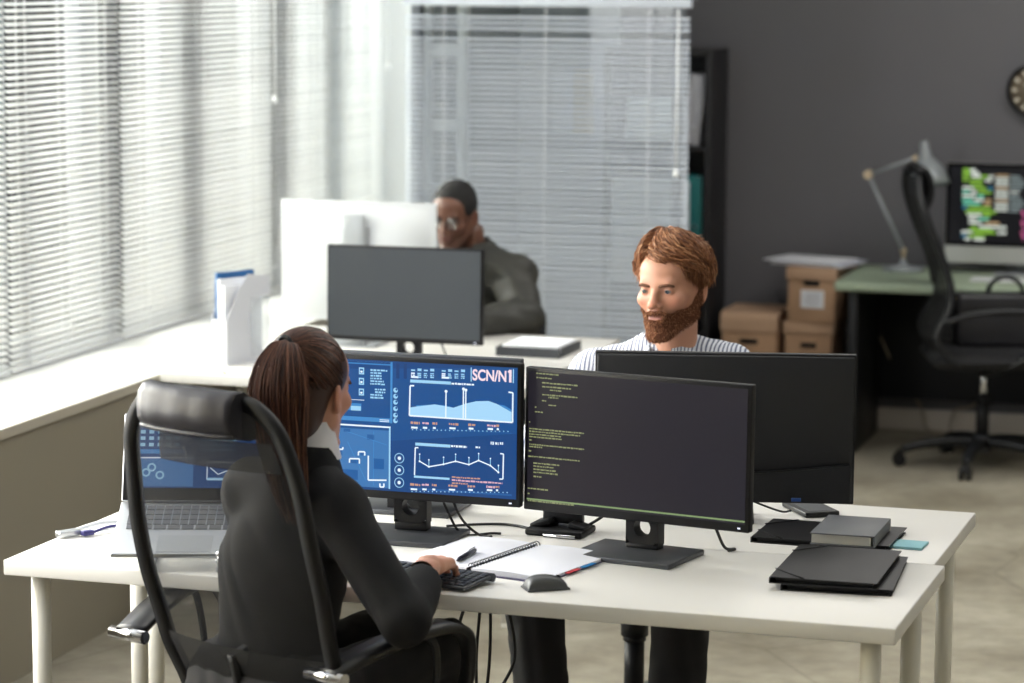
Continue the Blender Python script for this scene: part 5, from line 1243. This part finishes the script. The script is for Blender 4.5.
# hair: soft volume plus combed strands
HC = (0, 0.022, 0.045)
hr = SDF((-0.13, -0.15, -0.09), (0.13, 0.15, 0.17), 0.0035)
hr.ell((0.0, 0.026, 0.050), (0.079, 0.095, 0.086), 0.01); hr.ell((0.0, -0.015, 0.068), (0.066, 0.062, 0.054), 0.02)
hr.ell((0, -0.105, -0.005), (0.054, 0.08, 0.062), 0.02, sub=True); hr.ell((0, -0.05, -0.10), (0.12, 0.09, 0.075), 0.02, sub=True)
for sx in (-1, 1): hr.ell((sx*0.085, 0.002, -0.022), (0.03, 0.028, 0.035), 0.01, sub=True)
hrV, hrQ = hr.mesh(); hrV = relax(hrV, hrQ, 1)
paths, tones = [], []
cols = [np.array(lin(c)[:3]) for c in ((118, 74, 48), (142, 94, 62), (164, 114, 78), (190, 144, 106), (88, 54, 36))]
for i in range(8200):
    a0 = rs.uniform(-math.pi, math.pi) if i % 4 else rs.uniform(-1.1, 1.7); th0 = abs(rs.normal(0, 0.35)) if i % 3 else rs.uniform(0.1, 1.3)
    front = max(0, math.cos(a0)); back = max(0, -math.cos(a0))
    lim = 1.86+0.40*back-0.62*front**1.5+0.30*front*max(0, math.sin(a0))+rs.uniform(-0.25, 0.15)
    L = rs.uniform(0.6, 1.15); th1 = min(lim, th0+L)
    if th1-th0 < 0.15: continue
    lift = rs.uniform(0.0, 0.017)+0.014*front; swirl = (0.95 if a0 > -0.5 else -0.3)*front*rs.uniform(0.7, 1.3)+rs.normal(0, 0.06)
    ph = rs.uniform(0, 6); P = []
    n = 10
    for k in range(n):
        t = k/(n-1); th = th0+(th1-th0)*t; a = a0+swirl*t
        bump = lift*math.sin(math.pi*min(1, t*0.8+0.12))+0.0028*math.sin(ph+t*7)+ (0.009*max(0, t-0.75)/0.25 if i % 4 == 0 else 0)
        r = (0.083+bump, 0.100+bump, 0.092+bump)
        p = ell_pt((0.000-0.02*(1-min(1, th/1.2)), HC[1]+0.004, HC[2]+0.002), r, a, th)
        p[0] += 0.0022*math.sin(ph+t*9); P.append(p)
    paths.append(P); tones.append(cols[rs.choice(5, p=[.3, .3, .2, .08, .12])])
for i in range(420):   # flyaway ends lifting off the outline
    a0 = rs.uniform(-math.pi, math.pi); th0 = rs.uniform(0.5, 1.7)-0.4*max(0, math.cos(a0)); ph = rs.uniform(0, 6); sp = rs.uniform(0.15, 0.45); up = rs.uniform(0.004, 0.016)
    P = [ell_pt((0.0, HC[1]+0.004, HC[2]+0.002), tuple(q+0.010+up*(k/7)**1.6 for q in (0.083, 0.099, 0.092)), a0+0.35*sp*math.sin(ph)*k/7, th0+sp*k/7) for k in range(8)]
    paths.append(P); tones.append(cols[rs.choice([1, 2, 3])])
for i in range(2600):   # side locks over the temples and the tops of the ears
    left = i % 5 < 2; a0 = rs.uniform(-1.75, -1.0) if left else rs.uniform(0.40, 1.75)
    th0 = rs.uniform(0.25, 1.0); th1 = (rs.uniform(1.55, 2.08) if left else rs.uniform(1.25, 1.55)+0.48*min(1, max(0, (a0-0.35)/0.8)))
    P = []; ph = rs.uniform(0, 6); lf = rs.uniform(0.001, 0.016)
    for k in range(10):
        t = k/9; th = th0+(th1-th0)*t; a = a0+0.12*math.sin(ph+t*2)+(0.18*t if not left else -0.1*t)
        b = lf*math.sin(math.pi*(0.25+0.6*t))+(0.006*max(0, t-0.8)/0.2)
        P.append(ell_pt((0.0, HC[1]+0.004, HC[2]+0.002), (0.0815+b, 0.099+b, 0.091+b), a, th))
    paths.append(P); tones.append(cols[rs.choice(5, p=[.3, .28, .18, .08, .16])])
strands(paths, tones, 0.00115, 'hair', m_hair, HM, base, man, extra=(hrV, hrQ, cols[0]*0.85), label='tousled reddish-brown hair')
# beard: thin shell over the jaw plus short bristles
bd = head_sdf(0.0026, neck_to=(-0.018, 0.035, -0.18), neck=0.056); bd.cap((-0.020, -0.0945, -0.0455), (0, -0.0985, -0.0415), 0.005, 0.0065, 0.006); bd.cap((0.020, -0.0945, -0.0455), (0, -0.0985, -0.0415), 0.005, 0.0065, 0.006); bd.F -= 0.0022
X, Y, Z = bd.ax[0][:, None, None], bd.ax[1][None, :, None], bd.ax[2][None, None, :]
zl = -0.040+np.clip((Y+0.060)/0.060, 0, 1)**4*0.062-0.010*np.exp(-((np.abs(X)-0.034)/0.012)**2)*(Y < -0.06)
reg = np.maximum(Z-zl, Y-0.004+np.maximum(0, -Z-0.06)*0.5); reg = np.maximum(reg, -0.075+0.5*Y-Z)
lips = 0.0068-np.sqrt((X*0.22)**2+(Z+0.0572)**2)+0.0*Y; reg = np.maximum(reg, lips)
reg = np.maximum(reg, np.where((np.abs(X) < 0.011) & (Z > -0.0385), 0.01, -1)*np.ones_like(bd.F))
bd.F = np.maximum(bd.F, (reg*0.7).astype(np.float32)); folds(bd, 0.0008, 300, 2); beV, beQ = bd.mesh()
ix = rs.choice(len(beV), 5000); paths, tones = [], []
bc = [np.array(lin(c)[:3]) for c in ((122, 82, 58), (100, 64, 46), (144, 100, 72), (164, 120, 92))]
for i in ix:
    p = beV[i]; o_ = np.array([p[0], p[1]+0.03, 0.0]); o_ = o_/(np.linalg.norm(o_)+1e-6)
    d = o_*0.5+np3(0, 0, -0.9)+rs.normal(0, .25, 3); d /= np.linalg.norm(d); L = rs.uniform(0.003, 0.006)
    paths.append([p-d*0.001, p+d*L*0.5+o_*0.001, p+d*L+o_*0.0012]); tones.append(bc[rs.choice(4)])
m_beard = attr_mat('beard_strands', 0.85); m_beard.node_tree.nodes['Principled BSDF'].inputs['Specular IOR Level'].default_value = 0.1
strands(paths, tones, 0.0007, 'beard', m_beard, HM, base, man, extra=(beV, beQ, bc[1]), label='short reddish-brown full beard')

# ===== the man in the dark jacket, far desk =====
base = np3(-2.87, 9.40, 0); F = hd(182)
HM = frame((-2.900, 9.25, 1.122), 4, 12, 2, 0.94)
J = dict(pelvis=np3(-2.87, 9.46, 0.54), chest=np3(-2.86, 9.40, 0.82), neck=np3(-2.862, 9.325, 1.0),
         shR=np3(-3.03, 9.29, 0.915), shL=np3(-2.700, 9.32, 0.915), elR=np3(-3.12, 9.10, 0.79), elL=np3(-2.630, 9.19, 0.785),
         wrR=np3(-2.95, 8.98, 0.785), wrL=np3(-2.775, 9.00, 0.785), hipR=np3(-2.96, 9.42, 0.545), hipL=np3(-2.78, 9.42, 0.545),
         knR=np3(-3.0, 8.98, 0.54), knL=np3(-2.72, 8.98, 0.54), anR=np3(-2.98, 8.93, 0.09), anL=np3(-2.74, 8.93, 0.09))
hs = head_sdf(0.0034, neck_to=(0.03, 0.065, -0.17), neck=0.052, slim=0.98); hV, hQ = hs.mesh(); hV = relax(hV, hQ, 1, 0.3)
skinB = (104, 70, 56)
def stub(V, bl):
    x, y, z = V.T; m = 1/(1+np.exp((z+0.045)/0.006))*(z > -0.12)*(y < 0.0); bl(0.35*m, (50, 34, 30))
    bl(0.5*np.exp(-((np.abs(x)-0.03)/0.018)**2-((z-0.010)/0.012)**2)*(y < -0.05), (84, 54, 44))
hC = face_colors(hV, skinB, (112, 66, 58), stub)
bV, bQ = inner_body(J, F); hands = []
for d, sx in (('R', 1), ('L', -1)):
    hands.append(hand_mesh(aim(J['wr'+d], (0.45*(1 if d == 'R' else -1), -1, -0.03)), sx, h=0.003))
far = mk_mesh('person', [(xf(hV, HM), hQ), (bV, bQ)]+hands, skin_d, base, colors=[hC, neck_fill(bV, skinB)]+[neck_fill(v, skinB) for v, q in hands])
tag(far, 'person with short black hair in a dark olive jacket leaning at the far desk', 'person')
eyes(far, HM, base, (40, 26, 20))
top = garment_top(J, F, amp=0.006, w=26, seed=9, chestr=0.165, sleeve=(0.070, 0.064, 0.044), shr=0.068, waist=0.155, h=0.007); V, Q = top.mesh(); V = relax(V, Q, 1)
m_jacket = mat('olive_jacket', (50, 50, 46), 0.6, var=0.15, scale=12)
mk_mesh('jacket', [(V, Q)], m_jacket, base, far)
collar(far, base, Vector((-2.868, 9.315, 1.005)), 0, 0.070, m_jacket, open_=0.5, hgt=0.045, wing=0.015)
collar(far, base, Vector((-2.868, 9.312, 1.005)), 0, 0.062, mat('grey_tee', (120, 118, 116), 0.8), open_=0.15, hgt=0.025, wing=0.0, drop=0.035, name='undershirt')
V, Q = trousers(J, F).mesh(); mk_mesh('trousers', [(relax(V, Q, 2), Q)], mat('dark_jeans', (34, 38, 46), 0.85), base, far)
shoes(J, F, (40, 40, 42), far, base)
g = G(); brow(g); o = obj('eyebrows', g, mat('brow_black', (20, 16, 15), 0.8), far); o.matrix_local = Matrix.Translation(-Vector(base)) @ HM
hr = SDF((-0.10, -0.12, -0.06), (0.10, 0.13, 0.15), 0.004)
hr.ell((0, 0.020, 0.047), (0.0785, 0.0975, 0.0885), 0.01); hr.ell((0, -0.02, 0.055), (0.066, 0.068, 0.066), 0.02); hr.ell((0, -0.105, 0.012), (0.062, 0.066, 0.060), 0.008, sub=True); hr.ell((0, -0.06, -0.085), (0.12, 0.10, 0.075), 0.01, sub=True)
folds(hr, 0.0006, 500, 1); V, Q = hr.mesh(); mk_mesh('hair', [(xf(V, HM), Q)], mat('hair_black', (17, 15, 16), 0.8, bump=0.6, bscale=400), base, far, 'close-cropped black hair')
g = G()
for sx in (-1, 1):
    g.tube([(sx*0.032+0.0235*math.cos(a), -0.1075-0.002*abs(math.cos(a)), 0.006+0.018*math.sin(a)) for a in [k*math.pi/12 for k in range(24)]], 0.0012, 6, closed=True)
    g.tube([(sx*0.055, -0.107, 0.012), (sx*0.073, -0.09, 0.014), (sx*0.079, -0.03, 0.010), (sx*0.080, 0.01, 0.006), (sx*0.078, 0.03, -0.012)], 0.0012, 6)
g.tube([(-0.009, -0.109, 0.010), (0, -0.112, 0.013), (0.009, -0.109, 0.010)], 0.0012, 6)
gl = obj('glasses', g, m_black, far); gl.matrix_local = Matrix.Translation(-Vector(base)) @ HM
g = G()
for sx in (-1, 1): g.lathe([(0, 0.0012), (0.0225, 0.0), (0.0225, -0.001), (0, 0.0)], (sx*0.032, -0.1075, 0.006), 20, axis=(0, -1, 0))
lm = bpy.data.materials.new('lens'); lm.use_nodes = True; nt = lm.node_tree; nt.nodes.remove(nt.nodes['Principled BSDF'])
tr = nt.nodes.new('ShaderNodeBsdfTransparent'); gg = nt.nodes.new('ShaderNodeBsdfGlossy'); gg.inputs['Roughness'].default_value = 0.05; mx = nt.nodes.new('ShaderNodeMixShader'); mx.inputs[0].default_value = 0.12
nt.links.new(tr.outputs[0], mx.inputs[1]); nt.links.new(gg.outputs[0], mx.inputs[2]); nt.links.new(mx.outputs[0], nt.nodes['Material Output'].inputs[0])
obj('lenses', g, lm, gl)

# ===== the woman with the ponytail =====
base = np3(-1.98, 5.10, 0); F = hd(28)
HM = frame((-1.918, 5.155, 1.148), 9-180, 5, 0, 0.97)
J = dict(pelvis=np3(-1.985, 5.09, 0.545), chest=np3(-1.965, 5.13, 0.80), neck=np3(-1.932, 5.135, 1.0),
         shR=np3(-1.836, 5.085, 0.935), shL=np3(-2.055, 5.20, 0.935), elR=np3(-1.660, 4.985, 0.742), elL=np3(-2.055, 5.25, 0.745),
         wrR=np3(-1.692, 5.235, 0.798), wrL=np3(-1.925, 5.31, 0.792), hipR=np3(-1.91, 5.06, 0.545), hipL=np3(-2.06, 5.14, 0.545),
         knR=np3(-1.735, 5.48, 0.57), knL=np3(-1.90, 5.54, 0.57), anR=np3(-1.72, 5.52, 0.10), anL=np3(-1.87, 5.60, 0.10))
hs = head_sdf(0.0028, fem=True, neck_to=(0, 0.03, -0.18), neck=0.046, slim=0.95); hV, hQ = hs.mesh(); hV = relax(hV, hQ, 2, 0.4)
skinC = (196, 146, 124); hC = face_colors(hV, skinC, (180, 90, 90))
bV, bQ = inner_body(J, F)
hands = [hand_mesh(aim(J['wrR'], (-0.12, 1, -0.13)), 1*-1, curl=(14, 30, 24), spread=1.5, h=0.002, scale=1.0), hand_mesh(aim(J['wrL'], (0.35, 1, -0.14)), 1, curl=(16, 28, 22), h=0.0025, scale=0.93)]
wom = mk_mesh('person', [(xf(hV, HM), hQ), (bV, bQ)]+hands, skin_l, base, colors=[hC, neck_fill(bV, skinC)]+[neck_fill(v, (204, 150, 126)) for v, q in hands])
tag(wom, 'person with a long brown ponytail and dark grey blazer typing at the nearest desk', 'person')
eyes(wom, HM, base, (70, 50, 36))
top = garment_top(J, F, amp=0.0028, w=26, seed=12, chestr=0.142, waist=0.125, sleeve=(0.054, 0.046, 0.036), shr=0.056, h=0.0045, flat=0.72, hem=-0.02, cuff=-0.07); V, Q = top.mesh(); V = relax(V, Q, 2)
m_blazer = mat('charcoal_blazer', (32, 32, 34), 0.85, spec=0.25, var=0.05, scale=30, bump=0.2, bscale=500)
mk_mesh('blazer', [(V, Q)], m_blazer, base, wom)
collar(wom, base, Vector((-1.926, 5.130, 1.030)), 24+180, 0.066, m_blazer, open_=0.6, hgt=0.032, name='blazer_collar', wing=0.05)
collar(wom, base, Vector((-1.924, 5.133, 1.040)), 24+180, 0.055, mat('white_blouse', (206, 206, 214), 0.7), open_=0.3, hgt=0.064, name='blouse_collar', wing=0.0, drop=0.01)
V, Q = trousers(J, F, thigh=0.078, knee=0.058, hem=0.045).mesh(); mk_mesh('trousers', [(relax(V, Q, 2), Q)], mat('black_trousers', (20, 20, 23)), base, wom)
shoes(J, F, (24, 22, 22), wom, base)
g = G(); brow(g); o = obj('eyebrows', g, mat('brow_brown', (92, 58, 38)), wom); o.matrix_local = Matrix.Translation(-Vector(base)) @ HM
# hair drawn back into a ponytail
hr = SDF((-0.11, -0.12, -0.12), (0.11, 0.16, 0.15), 0.0035)
hr.ell((0, 0.023, 0.045), (0.0775, 0.1005, 0.091), 0.01); hr.ell((0, -0.02, 0.052), (0.063, 0.067, 0.063), 0.02); hr.ell((0, 0.052, -0.03), (0.058, 0.056, 0.075), 0.02)
hr.ell((0, -0.115, -0.004), (0.056, 0.078, 0.062), 0.008, sub=True); hr.ell((0, -0.05, -0.105), (0.12, 0.085, 0.09), 0.012, sub=True)
for sx in (-1, 1): hr.ell((sx*0.080, 0.006, -0.010), (0.03, 0.022, 0.034), 0.006, sub=True)
V0, Q0 = hr.mesh(); V0 = relax(V0, Q0, 1)
knot = np3(0.0, 0.100, 0.108); wc = [np.array(lin(c)[:3]) for c in ((62, 38, 30), (84, 52, 40), (106, 68, 52), (130, 88, 66), (44, 28, 24))]
paths, tones = [], []
C0 = np3(0, 0.02, 0.042)
for i in range(2600):
    a = rs.uniform(-math.pi, math.pi); th = rs.uniform(0.1, 1.9)
    front = max(0, math.cos(a)); lim = 1.0 if front > 0.75 else (1.25 if front > 0.2 else 1.85)
    if th > lim: th = lim*rs.uniform(0.9, 1)
    d0 = np3(math.sin(th)*math.sin(a), -math.sin(th)*math.cos(a), math.cos(th)); d1 = unit(knot-C0)
    n = 9; om = math.acos(max(-1, min(1, d0 @ d1)))
    if om < 0.1: continue
    P = []
    lf = rs.uniform(0, 0.004)
    for k in range(n):
        t = k/(n-1); d = (math.sin((1-t)*om)*d0+math.sin(t*om)*d1)/math.sin(om)
        r = np3(0.0785, 0.1015, 0.0925)*(1+0.012)+lf*math.sin(math.pi*t); p = C0+d*r
        P.append(p if t < 0.99 else knot-d1*0.01)
    paths.append(P); tones.append(wc[rs.choice(5, p=[.3, .3, .15, .05, .2])])
# the tail: world-down in head coordinates is close to -z
for i in range(2300):
    q = rs.uniform(0, 2*math.pi); rr = math.sqrt(rs.uniform(0, 1)); wv = rs.uniform(0, 6)
    Lf = rs.uniform(0.72, 1.0) if i % 5 else rs.uniform(0.95, 1.1); P = []
    for k in range(16):
        t = k/15*Lf
        cx = -0.004*t-0.030*t*t; cy = 0.100+0.042*math.sin(min(t*3.4, 1.57))-0.035*t*t; cz = 0.108+0.020*math.sin(min(t*7, math.pi))-0.345*max(0, t-0.03)
        wd = 0.014+0.044*math.sin(min(1, t*2.4)*1.57)*(1-0.66*max(0, t-0.35)/0.65)
        P.append(np3(cx+math.cos(q)*rr*wd*1.15+0.003*math.sin(wv+t*7), cy+math.sin(q)*rr*wd*0.75, cz+0.004*math.sin(q)))
    paths.append(P); tones.append(wc[rs.choice(5, p=[.15, .3, .3, .12, .13])])
strands(paths, tones, 0.0014, 'hair', m_hair, HM, base, wom, extra=(V0, Q0, wc[0]), label='long brown hair gathered in a ponytail')
g = G(); g.tube([tuple(knot+np3(0.013*math.cos(a), 0.008, 0.013*math.sin(a))) for a in [k*math.pi/10 for k in range(20)]], 0.005, 8, closed=True); o = obj('hair_tie', g, m_black, wom); o.matrix_local = Matrix.Translation(-Vector(base)) @ HM
# ------------------------------------------------------------------ groups of repeats
GROUPS = {'venetian_blind': 'venetian blinds', 'archive_box': 'cardboard archive boxes', 'office_chair': 'office chairs', 'computer_monitor': 'computer monitors',
          'white_desk': 'white desks', 'document_folder': 'black elastic-band folders', 'hanging_cable': 'cables hanging under the nearest desk',
          'monitor_cable': 'black cables on the desks', 'ring_binder': 'binders in the black shelving unit', 'power_cable': 'cables by the wall under the green desk',
          'notice_sheet': 'paper sheets behind the partition blind', 'whiteboard': 'pale boards behind the partition blind', 'person': 'people at the desks',
          'all_in_one_computer': 'all-in-one computers', 'computer_keyboard': 'computer keyboards'}
for o in list(COL.objects):
    if o.parent is None and 'label' in o and o.name.split('.')[0] in GROUPS: o['group'] = GROUPS[o.name.split('.')[0]]
